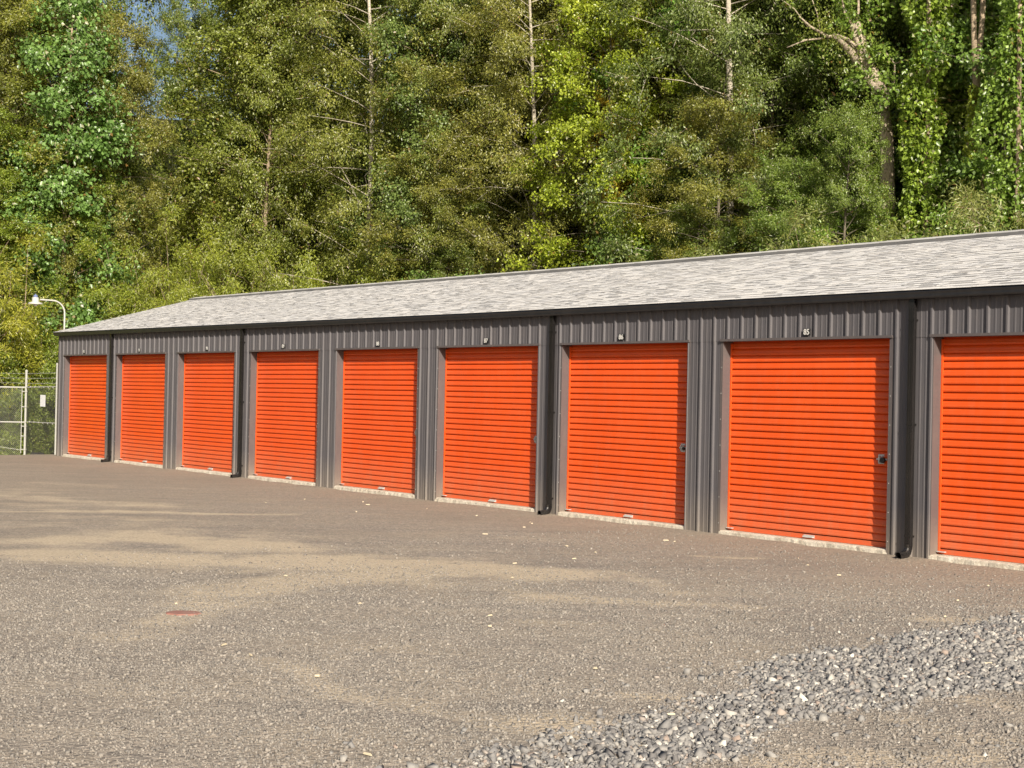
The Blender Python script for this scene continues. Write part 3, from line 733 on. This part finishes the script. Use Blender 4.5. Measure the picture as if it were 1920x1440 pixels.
mb.tube([(-90.6, 1.45, -.28), (-89.5, 1.4, -.27), (-88.0, 1.3, -.2)], .17, 14, cap=False); mb.tube([(-90.6, 1.45, -.28), (-88.0, 1.3, -.2)], .13, 14, cap=False)
for s in np.linspace(0, 1, 12):
    c = np.array([-90.55, 1.45, -.28])*(1-s)+np.array([-88.05, 1.3, -.2])*s; mb.tube([tuple(c+[-.03, .01, 0]), tuple(c+[.03, -.01, 0])], .19, 14)
pp = mb.build('drain_pipe', M['black']); tag(pp, 'short black pipe lying on the ground at the foot of the fence', 'pipe')

# ------------------------------------------------------------ yard light
LP = (-82.1, .65, 0)
yl = empty('yard_light', LP); tag(yl, 'white gooseneck yard light with shallow round shade above the roof corner', 'lamp')
mb = MB(); mb.tube([(LP[0], LP[1], -.2), (LP[0], LP[1], 10.9)], .065, 12); mb.build('pole', M['white'], yl, smooth=False)
mb = MB(); pts = [(LP[0], LP[1], 10.7)]; R0 = .95
for k in range(0, 10):
    t = math.pi/2*k/9; pts.append((LP[0], LP[1]-R0*(1-math.cos(t)), 10.95+R0*math.sin(t)))
pts.append((LP[0], LP[1]-1.95, 11.92)); mb.tube(pts, .06, 10); mb.build('arm', M['white'], yl)
hc = (LP[0], LP[1]-2.3, 11.6)
mb = MB(); mb.lathe([(.0, .46), (.23, .46), (.25, .44), (.26, .15), (.34, .10), (.50, .06), (.53, .02), (.53, -.05), (.50, -.05), (.46, .0), (.2, .03)], hc, 22); mb.build('shade', M['white'], yl, smooth=False)
mb = MB(); mb.lathe([(.17, .46), (.17, .58), (.12, .65), (.05, .66), (.05, .72), (.0, .74)], hc, 16); mb.build('photocell', M['blue'], yl)
mb = MB(); mb.lathe([(.0, -.22), (.10, -.19), (.16, -.08), (.17, .05)], hc, 16)
T = NT('lamp_glass'); T.bsdf((.62, .60, .55), .25, .5); mb.build('bulb_cover', T.m, yl)

# red flat marker in the gravel
rngm = random.Random(2); n = 22; mb = MB(); cx, cy = -.74, -27.15; top = []; bot = []
gz = float(ground_z(np.array([[cx, cy]]))[0])
for k in range(n):
    t = 2*math.pi*k/n; a, b = 0.40*(1+rngm.uniform(-.08, .08)), .30*(1+rngm.uniform(-.08, .08))
    x = math.cos(t)*a; y = math.sin(t)*b; c_, s_ = math.cos(.92), math.sin(.92)
    X_, Y_ = cx+x*c_-y*s_, cy+x*s_+y*c_; top.append((X_, Y_, gz+.035)); bot.append((cx+(X_-cx)*1.06, cy+(Y_-cy)*1.06, gz-.03))
mb.add(top+bot+[(cx, cy, gz+.045)], [(k, (k+1) % n, 2*n) for k in range(n)]+[(n+k, n+(k+1) % n, (k+1) % n, k) for k in range(n)])
rd = mb.build('utility_cover', M['red']); tag(rd, 'small faded red flat cover set in the gravel yard', 'cover')

# ------------------------------------------------------------ trees
def leaf_arrays(P, AX, ln, wd, rng, up=.35, OUT=None):
    n = len(P); AX = AX/np.linalg.norm(AX, axis=1)[:, None]
    rv = rng.normal(size=(n, 3)); rv *= .75; rv[:, 2] += up*1.3
    if OUT is not None: rv += OUT*1.5
    side = np.cross(AX, rv); side /= np.linalg.norm(side, axis=1)[:, None]+1e-9
    nr = np.cross(side, AX)
    L_ = ln*rng.uniform(.6, 1.25, n)[:, None]; W_ = wd*rng.uniform(.7, 1.2, n)[:, None]
    base = P; tip = P+AX*L_; mid = P+AX*L_*.42 + nr*W_*.22
    V = np.stack([base, mid+side*W_*.5, tip, mid-side*W_*.5], 1).reshape(-1, 3)
    k = (np.arange(n)*4)[:, None]
    F = np.concatenate([k+[0, 1, 2], k+[0, 2, 3]], 0)
    return V, F
KIND = {
 'alder':   dict(H=50, h0=1, R=10.5, nl=125, tw=9, k=24, leaf=(.31, .13), droop=.7, el=(-5, 50), bark='bark_dark', r0=.42, spread=.42, cr=(1.3, 2.5)),
 'ash':     dict(H=50, h0=1, R=11, nl=120, tw=9, k=24, leaf=(.31, .155), droop=.3, el=(-5, 50), bark='bark_dark', r0=.45, spread=.40, cr=(1.4, 2.8)),
 'cottonwood': dict(H=50, h0=1, R=10.5, nl=110, tw=9, k=20, leaf=(.33, .22), droop=.8, el=(5, 55), bark='bark_tan', r0=.5, spread=.55, cr=(1.5, 2.8)),
 'maple':   dict(H=50, h0=1, R=10.5, nl=110, tw=9, k=17, leaf=(.36, .28), droop=.25, el=(-8, 40), bark='bark_dark', r0=.45, spread=.5, cr=(1.5, 2.8), flat=.6, up=1.0),
 'willow':  dict(H=24, h0=.3, R=10, nl=150, tw=8, k=26, leaf=(.36, .08), droop=.45, el=(15, 78), bark='bark_tan', r0=.25, spread=.5, cr=(1.2, 2.2)),
 'bush':    dict(H=15, h0=.2, R=8, nl=100, tw=8, k=26, leaf=(.26, .14), droop=.2, el=(10, 75), bark='bark_dark', r0=.2, spread=.4, cr=(1.0, 1.8)),
 'poplar':  dict(H=36, h0=4, R=5.5, nl=50, tw=8, k=15, leaf=(.36, .29), droop=.6, el=(30, 65), bark='bark_tan', r0=.28, spread=.6, cr=(1.2, 2.2)),
 'birch':   dict(H=52, h0=3, R=9, nl=105, tw=9, k=26, leaf=(.26, .13), droop=.9, el=(5, 55), bark='bark_pale', r0=.33, spread=.45, cr=(1.3, 2.4), open=True),
}
CAMAZ = math.atan2(-.75, 1.0)                            # rough direction from the wood towards the yard
def grow(kind, seed):
    p = KIND[kind]; rng = np.random.RandomState(seed); H_ = p['H']
    wood = MB(); nz = 9
    ph = rng.uniform(0, 6, 2)
    tz = np.linspace(0, H_*.97, nz); tx = .012*H_*np.sin(tz/H_*4+ph[0])*tz/H_*1.6; ty = .012*H_*np.sin(tz/H_*5+ph[1])*tz/H_*1.6
    tx -= tx[0]; ty -= ty[0]
    multi = kind in ('willow', 'bush')
    if not multi: wood.tube([(tx[i], ty[i], tz[i]-(.8 if i == 0 else 0)) for i in range(nz)], [p['r0']*(1-.9*t/H_)+.03 for t in tz], 8)
    TP = []; TD = []
    for i in range(p['nl']):
        u = (i+rng.rand())/p['nl']; az = i*2.399+rng.uniform(-.5, .5)
        if multi:
            el = math.radians(rng.uniform(*p['el'])); L_ = H_*rng.uniform(.55, 1.0)
            start = np.array([rng.normal()*.8, rng.normal()*.8, 0.]); n_ = 6
            lim = np.array([math.cos(az)*math.cos(el), math.sin(az)*math.cos(el), math.sin(el)])
            pts = [start]
            for j in range(1, n_):
                t = j/(n_-1); q = start+lim*L_*t; q = q.copy(); q[2] -= .22*L_*t*t*math.cos(el); r2 = math.hypot(q[0], q[1])
                if r2 > p['R']*1.1: q[0] *= p['R']*1.1/r2; q[1] *= p['R']*1.1/r2
                pts.append(q)
            pts = np.array(pts); r0 = .07
        else:
            h = p['h0']+(H_-p['h0'])*u
            L_ = p['R']*math.sqrt(max(.04, 1-((u-.38)/.66)**2))*rng.uniform(.5, 1.12)
            el = math.radians(rng.uniform(*p['el']))
            if p.get('open') and abs((az-CAMAZ+math.pi) % (2*math.pi)-math.pi) < .5 and rng.rand() < .35: continue
            start = np.array([np.interp(h, tz, tx), np.interp(h, tz, ty), h]); lim = np.array([math.cos(az)*math.cos(el), math.sin(az)*math.cos(el), math.sin(el)])
            n_ = 5; pts = []
            for j in range(n_):
                t = j/(n_-1); q = start+lim*L_*t; q[2] -= .16*L_*t*t; q[:2] += rng.normal(size=2)*.05*L_*t; pts.append(q)
            pts = np.array(pts); r0 = (.02+.007*L_*(1-u*.5))*(.6 if p.get('open') else 1)
        wood.tube([tuple(q) for q in pts], [r0*(1-.85*j/(len(pts)-1))+.008 for j in range(len(pts))], 5, cap=False)
        # tufts: rounded clumps of leafy twigs at the limb's end and part way along it
        for t in (1.0, rng.uniform(.45, .8)) if L_ > 3 else (1.0,):
            fi = t*(len(pts)-1); a = min(int(fi), len(pts)-2); q = pts[a]+(pts[a+1]-pts[a])*(fi-a)
            q = q+rng.normal(size=3)*(.5 if t == 1 else 1.1)
            cr = rng.uniform(*p['cr']); ow = np.array([q[0], q[1], 0]); ow = ow/(np.linalg.norm(ow)+1e-6)
            for j in range(p['tw']):
                dv = rng.normal(size=3)+ow*.5+np.array([0, 0, .35]); dv[2] *= p.get('flat', .85); dv /= np.linalg.norm(dv)
                TP.append(q); TD.append(dv*cr*rng.uniform(.6, 1.15))
                if j < 2: wood.tube([tuple(q), tuple(q+dv*cr)], [.022, .008], 3, cap=False)
    TP = np.array(TP); TD = np.array(TD); k = p['k']*2.3
    # some twigs are bare, some crowded
    cnt = np.clip(rng.poisson(k, len(TP))*rng.choice([.5, .8, 1, 1.2, 1.5], len(TP)), 0, None).astype(int)
    idx = np.repeat(np.arange(len(TP)), cnt); n = len(idx); u = rng.rand(n)[:, None]**.5
    sp = p['spread']; off = rng.normal(size=(n, 3))*sp*(.35+.65*u)
    off[:, 2] = off[:, 2]*p.get('flat', .75) - abs(off[:, 2])*.2*p['droop']
    P_ = TP[idx]+TD[idx]*u+off
    ok = P_[:, 2] > .1; P_ = P_[ok]; idx = idx[ok]; n = len(P_)
    dn_ = TD[idx]/(np.linalg.norm(TD[idx], axis=1)[:, None]+1e-9)
    AX = dn_*.55+rng.normal(size=(n, 3))*.55; AX[:, 2] -= p['droop']
    ow_ = P_.copy(); ow_[:, 2] *= 0; ow_ /= np.linalg.norm(ow_, axis=1)[:, None]+1e-6
    V, F = leaf_arrays(P_, AX, *p['leaf'], rng, p.get('up', .5), dn_*.5+ow_*.6)
    return wood, V, F
PROTO = {}
def proto(kind, var):
    key = (kind, var)
    if key not in PROTO:
        wood, V, F = grow(kind, 100*var+len(kind))
        me = np_mesh('crown', V, F, M['leaf'])
        wm = bpy.data.meshes.new('trunk'); wm.from_pydata((np.array(wood.v)*FT).tolist(), [], wood.f); wm.materials.append(M[KIND[kind]['bark']]); wm.update()
        PROTO[key] = (wm, me)
    return PROTO[key]
TREES = []
def plant(kind, var, x, y, H_, col, desc, cat='tree', rot=None, wide=1.0, rng=None, name=None, row=None, fixed=None):
    z = float(hill_z(np.array([[x, y]]))[0])-.15
    wm, me = proto(kind, var); s = H_/KIND[kind]['H']
    root = empty(name or (kind+'_tree' if cat == 'tree' else kind+('_shrub')), (x, y, z))
    root.rotation_euler.z = rot if rot is not None else random.uniform(0, 6.28)
    root.scale = (s*wide, s*wide, s)
    t = bpy.data.objects.new('trunk' if cat == 'tree' else 'stems', wm); c = bpy.data.objects.new('crown' if cat == 'tree' else 'foliage', me)
    for o in (t, c): COL.objects.link(o); o.parent = root
    c.color = (*col, 1); root['category'] = cat
    TREES.append([root, desc, cat, px_of((x, y, z+min(H_, 25)*.6))[0], row, fixed]); return root
random.seed(12)
OL = [(.108, .108, .024), (.100, .108, .025), (.090, .108, .026), (.116, .112, .026), (.090, .106, .030), (.112, .105, .029)]
ON = ['olive green', 'olive green', 'mid green', 'yellowish olive', 'cool green', 'brownish olive']
fl_ = np.array(FRONT, float); seg = np.linalg.norm(np.diff(fl_, axis=0), axis=1); cum = np.concatenate([[0], np.cumsum(seg)])
def along(s, off):
    i = min(np.searchsorted(cum, s, 'right')-1, len(seg)-1); t = (s-cum[i])/seg[i]; d = (fl_[i+1]-fl_[i])/seg[i]
    q = fl_[i]+(fl_[i+1]-fl_[i])*t; return q+np.array([-d[1], d[0]])*off
def gap_cap(px, dist):                                   # lower skyline where the photo shows sky
    w = math.exp(-((px-325)/95)**2) if px > 60 else 0
    return w
rows = [(9, 9.5, (32, 44), 'second'), (17, 10.5, (44, 54), 'third'), (27, 11.5, (48, 58), 'fourth'), (40, 13, (50, 60), 'fifth'), (56, 13, (52, 62), 'rear')]
for off, sp, hr, rn in rows:
    s = random.uniform(0, 5)
    while s < cum[-1]:
        q = along(s, off+random.uniform(-2, 2)); s += sp*random.uniform(.8, 1.2)
        px, py, dz = px_of((q[0], q[1], 22))
        if dz < 10 or px < -130 or px > 2060: continue
        if rn == 'second' and px > 1500: q = along(s-sp, off+9)
        r = random.random()
        if px > 1480: kd = 'maple' if r < .6 else 'ash'
        elif px < 500: kd = 'alder' if r < .45 else ('cottonwood' if r < .7 else 'ash')
        else: kd = 'alder' if r < .4 else ('ash' if r < .75 else ('maple' if r < .85 else 'cottonwood'))
        ci = random.randrange(len(OL)); h = random.uniform(*hr)
        g_ = gap_cap(px, dz)
        if g_ > .06: h = min(h, 5.35+dz*(.243+.05*(1-g_)) - float(hill_z(np.array([q]))[0]))
        if px > 1480: col = tuple(c*.9 for c in OL[2]); nm = 'deep green'
        else: col = OL[ci]; nm = ON[ci]
        plant(kd, random.randrange(3), q[0], q[1], h, col, f'{nm} {kd} tree', row=rn, wide=random.uniform(1.0, 1.35) if g_ < .02 else .85)
# front row: shrubs and low trees along the foot of the added hill
s = 2.0
while s < cum[-1]:
    q = along(s, random.uniform(.5, 3.5)); q = along(s, random.uniform(7, 9)) if q[0] < -97 else q; s += random.uniform(5.5, 7.5)
    px, py, dz = px_of((q[0], q[1], 10))
    if dz < 10 or px < -120 or px > 2040: continue
    r = random.random()
    if 1380 < px: kd, col, h, nm = 'willow', (.115, .120, .044), random.uniform(17, 20.5), 'greyish olive'
    elif 300 < px < 640: kd, col, h, nm = 'willow', (.130, .140, .024), random.uniform(18, 24), 'yellow green'
    elif px < 130: kd, col, h, nm = ('willow', (.16, .155, .018), random.uniform(20, 24), 'golden green') if q[1] < -3 else ('alder', (.105, .125, .020), random.uniform(24, 30), 'leafy green')
    elif 950 < px < 1200: kd, col, h, nm = 'bush', (.072, .105, .030), random.uniform(14, 20), 'fresh green'
    else:
        kd = 'bush' if r < .5 else 'alder'; col = random.choice(OL); h = random.uniform(20, 33) if kd == 'alder' else random.uniform(14, 19); nm = 'mixed olive'
    if min(abs(px-690), abs(px-1368), abs(px-815)) < 75: h *= .72
    cat = 'shrub' if kd in ('willow', 'bush') else 'tree'
    plant(kd, random.randrange(2), q[0], q[1], h, col, f'{nm} {kd if kd != "bush" else "leafy"} {cat}', cat, row='front', wide=random.uniform(1.1, 1.5) if kd == 'alder' else 1.0)
# trees that stand out
plant('birch', 0, -85.3, 29.5, 54, (.102, .104, .026), '', rot=0, fixed='tall birch whose pale trunk rises above the left part of door 88')
plant('birch', 1, -46.1, 36, 52, (.075, .090, .030), '', rot=.2, fixed='birch with a short bare length of pale trunk showing above door 85')
plant('birch', 0, -66.0, 33.5, 46, (.112, .106, .028), '', rot=.35, fixed='birch with clear pale upper trunk above the right part of door 87')
plant('maple', 4, -58.0, 34, 37, (.150, .168, .022), '', rot=1.2, wide=.9, fixed='bright yellow green maple with a golden top above doors 87 and 86')
plant('maple', 5, -57.9, 36.5, 38.5, (.27, .20, .030), '', rot=2.2, wide=.42, fixed='narrow golden orange crown tip just behind the yellow green maple')
plant('maple', 4, -56.1, 40, 50, (.075, .125, .022), '', rot=3.0, wide=.8, fixed='tall fresh green maple right of the golden topped maple')
plant('poplar', 0, -103.5, 8.5, 40, (.080, .125, .042), '', rot=.6, wide=1.0, fixed='young poplar with large bright green leaves above the yard light')
plant('willow', 0, -106.0, -5.0, 26, (.155, .150, .026), '', rot=1.0, fixed='golden yellow willow at the left edge above the fence')
plant('willow', 1, -108.4, 29.5, 21, (.135, .14, .026), '', rot=.3, fixed='light yellow green willow bush just above the left end of the roof ridge')
plant('cottonwood', 0, -80.0, 33, 40, (.080, .104, .034), '', rot=.3, fixed='cool green cottonwood with glinting leaves above the wall between doors 88 and 87')

for k_, (bx, by, bh) in enumerate(((-96.5, 4, 10), (-99, -5, 9), (-102, -12, 10), (-93.5, 9.5, 12), (-105, -20, 11))):
    plant('bush', k_ % 2, bx, by, bh, (.105, .125, .026), '', 'shrub', rot=k_*1.3, fixed=['leafy shrub behind the fence panel with the white notice', 'leafy shrub behind the fence left of the corner post', 'leafy shrub behind the fence at the very left edge', 'rounded shrub between fence panel and rear of the building', 'leafy shrub behind the part of the fence outside the frame'][k_])
plant('bush', 1, -28.4, 31, 19.5, (.085, .125, .028), '', 'shrub', rot=.5, wide=.8, fixed='leafy green shrub hiding the foot of the broken dead tree')
plant('ash', 1, -37.4, 33, 21, (.090, .118, .028), '', rot=1.5, wide=1.1, fixed='low spreading green tree just left of the broken dead tree')
plant('alder', 2, -44.5, 33, 26, (.115, .108, .026), '', rot=.5, wide=1.1, fixed='low olive tree with brown flecks between doors 86 and 85')
plant('alder', 0, -75.3, 32, 29, (.112, .108, .027), '', rot=2.5, wide=1.1, fixed='low brownish olive tree with drooping leaves above the wall between doors 88 and 87')
plant('birch', 1, -76.9, 34, 50, (.104, .110, .027), '', rot=1.1, wide=.75, fixed='slim olive birch between doors 88 and 87 with glimpses of pale trunk')
plant('birch', 0, -112, 9.0, 54, (.095, .100, .030), '', rot=2.4, wide=.8, fixed='tall birch with pale trunk pieces in the upper left corner of the wood')
plant('birch', 1, -66.3, 42, 50, (.100, .108, .028), '', rot=2.0, wide=.7, fixed='slim pale trunked birch behind the golden topped maple')
plant('maple', 4, -34.2, 42, 46, (.085, .118, .026), '', rot=.4, wide=.9, fixed='green maple standing behind the ivy column near the right edge')
plant('maple', 5, -28.1, 43, 46, (.075, .112, .028), '', rot=1.9, wide=.9, fixed='deep green maple behind the twin bare trunks at the right edge')
plant('ash', 1, -38.5, 43, 44, (.088, .112, .028), '', rot=2.9, wide=.8, fixed='green tree rising behind the forked limbs of the broken dead tree')
plant('ash', 0, -31.6, 32.0, 23.5, (.092, .116, .028), '', rot=.9, wide=.75, fixed='low leafy green tree hiding the lower trunk of the broken dead tree')
def special_tree(name, desc, x, y, paths, bark, leaves=None, col=None, cap='trunk'):
    z = float(hill_z(np.array([[x, y]]))[0])
    root = empty(name, (x, y, z)); root['category'] = 'tree'
    mb = MB()
    for pts, ra, rb in paths:                            # (lateral, depth, height) in feet from the foot
        P3 = [(a*.6-b*.8, a*.8+b*.6, h-z) for a, b, h in pts]; n = len(P3)
        mb.tube(P3, [ra+(rb-ra)*i/(n-1) for i in range(n)], 8)
    me = bpy.data.meshes.new('trunk'); me.from_pydata((np.array(mb.v)*FT).tolist(), [], mb.f); me.materials.append(M[bark]); me.polygons.foreach_set('use_smooth', [True]*len(me.polygons)); me.update()
    t = bpy.data.objects.new('trunk', me); COL.objects.link(t); t.parent = root
    if leaves is not None:
        V, F = leaves; V = np.stack([V[:, 0]*.6-V[:, 1]*.8, V[:, 0]*.8+V[:, 1]*.6, V[:, 2]-z], 1)
        c = bpy.data.objects.new('crown' if cap == 'trunk' else cap, np_mesh('crown', V, F, M['leaf'])); COL.objects.link(c); c.parent = root; c.color = (*col, 1)
    TREES.append([root, '', 'tree', 0, None, desc]); return root
K1 = 0.0337
def L2(px, py, cx, z0, y0, b=0): return ((px-cx)*K1, b, z0-(py-y0)*K1)
c_ = lambda px, py, b=0: L2(px, py, 1655, 25.8, 170, b)
sn = [([c_(1668, 700), c_(1668, 400), c_(1662, 260), c_(1650, 175), c_(1625, 150), c_(1600, 110), c_(1578, 84), c_(1560, 70)], .55, .26),
      ([c_(1560, 70), c_(1545, 75, -.3), c_(1510, 58, -.5), c_(1485, 40, -.8)], .15, .05), ([c_(1545, 75), c_(1500, 84, -.6), c_(1462, 102, -1)], .08, .03),
      ([c_(1562, 70), c_(1582, 80, -.4), c_(1602, 96, -.5)], .14, .08), ([c_(1655, 190), c_(1632, 140), c_(1612, 100), c_(1605, 80), c_(1598, 45)], .48, .36),
      ([c_(1599, 50), c_(1604, 20), c_(1602, -60)], .13, .05), ([c_(1594, 52), c_(1577, 25), c_(1566, -30)], .10, .04), ([c_(1640, 165, .4), c_(1622, 100, .5), c_(1614, 55, .5)], .25, .17),
      ([c_(1660, 185), c_(1672, 160, -.5), c_(1670, 128, -.8), c_(1652, 108, -1)], .09, .03), ([c_(1669, 128, -.8), c_(1684, 122, -1), c_(1705, 118, -1)], .05, .02),
      ([c_(1545, 75), c_(1530, 60), c_(1525, 30), c_(1510, -10)], .06, .03), ([c_(1510, 58), c_(1480, 20), c_(1440, -8)], .05, .02)]
sgl = np.random.RandomState(21); SP = []
for pts, ra, rb in sn[:2]+sn[4:5]:
    for q in pts[2 if len(pts) > 6 else 0:]:
        for k in range(3): SP.append((np.array(q)+sgl.normal(size=3)*[.9, .5, .8]))
SP = np.array(SP); ix = sgl.randint(0, len(SP), 2600); PP = SP[ix]+sgl.normal(size=(2600, 3))*.42
AXs = sgl.normal(size=(2600, 3))*.6; AXs[:, 2] -= .6
special_tree('snag_tree', 'broken half dead tree with pale forked limbs, upper right of the wood', -32.14, 36.0, sn, 'bark_snag', leaf_arrays(PP, AXs, .24, .12, sgl, .4), (.095, .110, .028))
c_ = lambda px, py, b=0: L2(px, py, 1818, 18.4, 360, b)
tw = [([c_(1812, 800), c_(1812, 500), c_(1815, 360), c_(1822, 260), c_(1826, 180), c_(1822, 110), c_(1818, 0), c_(1815, -200)], .24, .16),
      ([c_(1825, 190), c_(1832, 110, .2), c_(1838, 40, .3), c_(1845, -200, .4)], .20, .16), ([c_(1850, 700), c_(1843, 360), c_(1836, 280), c_(1828, 210)], .16, .11)]
rg = np.random.RandomState(5); n = 2600; h = rg.rand(n)**1.1*9.5; a = rg.uniform(0, 6.28, n); rr_ = rg.uniform(.15, .48, n)*(1-h*.04)
P_ = np.stack([np.interp(h, [0, 4, 10], [-.25, -.1, .25])+rr_*np.cos(a), rr_*np.sin(a), 15.5+h], 1); AX = np.stack([np.cos(a)*.4, np.sin(a)*.4, -np.ones(n)], 1)+rg.normal(size=(n, 3))*.4
special_tree('twin_trunk_tree', 'tall tree with two bare tan trunks side by side near the right edge, ivy below', -25.30, 36.0, tw, 'bark_tan', leaf_arrays(P_, AX, .26, .22, rg, .2), (.14, .155, .024), 'ivy')
n = 12500; h = rg.rand(n)*32; a = rg.uniform(0, 6.28, n); w_ = .45+1.5*vnoise(np.stack([h*1.0, a*0+3], 1), 4, 8)**1.5+1.2*vnoise(np.stack([h*1.0, a], 1), 1.8, 9)**1.5; rr_ = w_*np.sqrt(rg.uniform(.4, 1, n))
P_ = np.stack([rr_*np.cos(a)+.4*np.sin(h*.3), rr_*np.sin(a), 7+h], 1); AX = np.stack([np.cos(a)*.5, np.sin(a)*.5, -np.ones(n)*.8], 1)+rg.normal(size=(n, 3))*.5
special_tree('ivy_clad_tree', 'slim trunk wrapped in a column of bright yellow green ivy, right of the dead tree', -28.76, 36.0, [([(0, 0, 5), (.2, 0, 20), (0, 0, 42)], .2, .12)], 'bark_tan', leaf_arrays(P_, AX, .30, .25, rg, .2), (.105, .138, .024), 'ivy')
n = 9500; h = rg.rand(n)*32; a = rg.uniform(0, 6.28, n); w_ = .4+1.5*vnoise(np.stack([h*1.0, a*0+3], 1), 4, 18)**1.5+1.2*vnoise(np.stack([h*1.0, a], 1), 1.8, 19)**1.5; rr_ = w_*np.sqrt(rg.uniform(.4, 1, n))
P_ = np.stack([rr_*np.cos(a)+.4*np.sin(h*.3), rr_*np.sin(a), 7+h], 1); AX = np.stack([np.cos(a)*.5, np.sin(a)*.5, -np.ones(n)*.8], 1)+rg.normal(size=(n, 3))*.5
special_tree('ivy_clad_tree', 'ivy covered trunk cut by the right edge of the picture', -22.11, 36.0, [([(0, 0, 5), (.2, 0, 20), (0, 0, 42)], .2, .12)], 'bark_tan', leaf_arrays(P_, AX, .30, .25, rg, .2), (.088, .125, .026), 'ivy')

# labels that single each tree out
DE = [('92', 108, 204), ('91', 219, 312), ('90', 336, 442), ('89', 472, 599), ('88', 633, 786), ('87', 822, 1012), ('86', 1054, 1291), ('85', 1355, 1670)]
def place_of(px):
    if px < 45: return 'beyond the fence at the left edge'
    if px < 108: return 'beyond the fence panel'
    for k, (nm, a, b) in enumerate(DE):
        if px < a: return f'above the wall between doors {DE[k-1][0]} and {nm}'
        t = (px-a)/(b-a)
        if nm == '90' and .67 <= t <= 1: return 'just right of where the roof ridge begins'
        if t < .34: return f'above the left part of door {nm}'
        if t < .67: return f'above the middle of door {nm}'
        if t <= 1: return f'above the right part of door {nm}'
    return 'above the downspout right of door 85' if px < 1755 else 'above the cut off last door'
groups = {}
for t in TREES:
    root, desc, cat, px, row, fixed = t
    if fixed:
        root['label'] = fixed; root['group'] = 'shrubs along the foot of the wood' if cat == 'shrub' else 'trees of the wood behind the building'; continue
    groups.setdefault(f'{desc} {place_of(px)}, {row} row', []).append((root.scale.z, root))
for lb, lst in groups.items():
    lst.sort(key=lambda q: q[0])
    for i, (px, root) in enumerate(lst):
        root['label'] = lb if len(lst) == 1 else ['dark ', 'pale ', 'dull yellowish '][min(i, 2)]+lb
        if len(lst) > 1:
            for c in root.children: c.color = tuple(v*w for v, w in zip(c.color, [(.82, .84, .85, 1), (1.22, 1.22, 1.2, 1), (1.12, 1.0, .8, 1)][min(i, 2)]))
        root['group'] = 'shrubs along the foot of the wood' if root['category'] == 'shrub' else 'trees of the wood behind the building'
# low undergrowth at the foot of the added hill
rg = np.random.RandomState(9); n = 42000; ss = rg.uniform(0, cum[-1], n); Q = np.array([along(a, b) for a, b in zip(ss, rg.uniform(-2.2, 9, n))])
pxq = [px_of((q[0], q[1], 2))[0] for q in Q]; ok = (np.array(pxq) > -150) & (np.array(pxq) < 700); Q = Q[ok]; n = len(Q)
hh = rg.rand(n)**1.3*(1.2+5.0*vnoise(Q, 2.2, 50)); 
P_ = np.column_stack([Q, hill_z(Q)+hh]); AX = rg.normal(size=(n, 3))*.6; AX[:, 2] += .1
V, F = leaf_arrays(P_, AX, .38, .2, rg, .8)
um = np_mesh('undergrowth', V, F, M['leaf']); uo = bpy.data.objects.new('undergrowth', um); COL.objects.link(uo); uo.color = (.10, .115, .02, 1)
tag(uo, 'dense leafy undergrowth behind the fence and at the foot of the wood', 'undergrowth', kind='stuff')
for o in bpy.data.objects:
    if 'org_ft' in o: del o['org_ft']
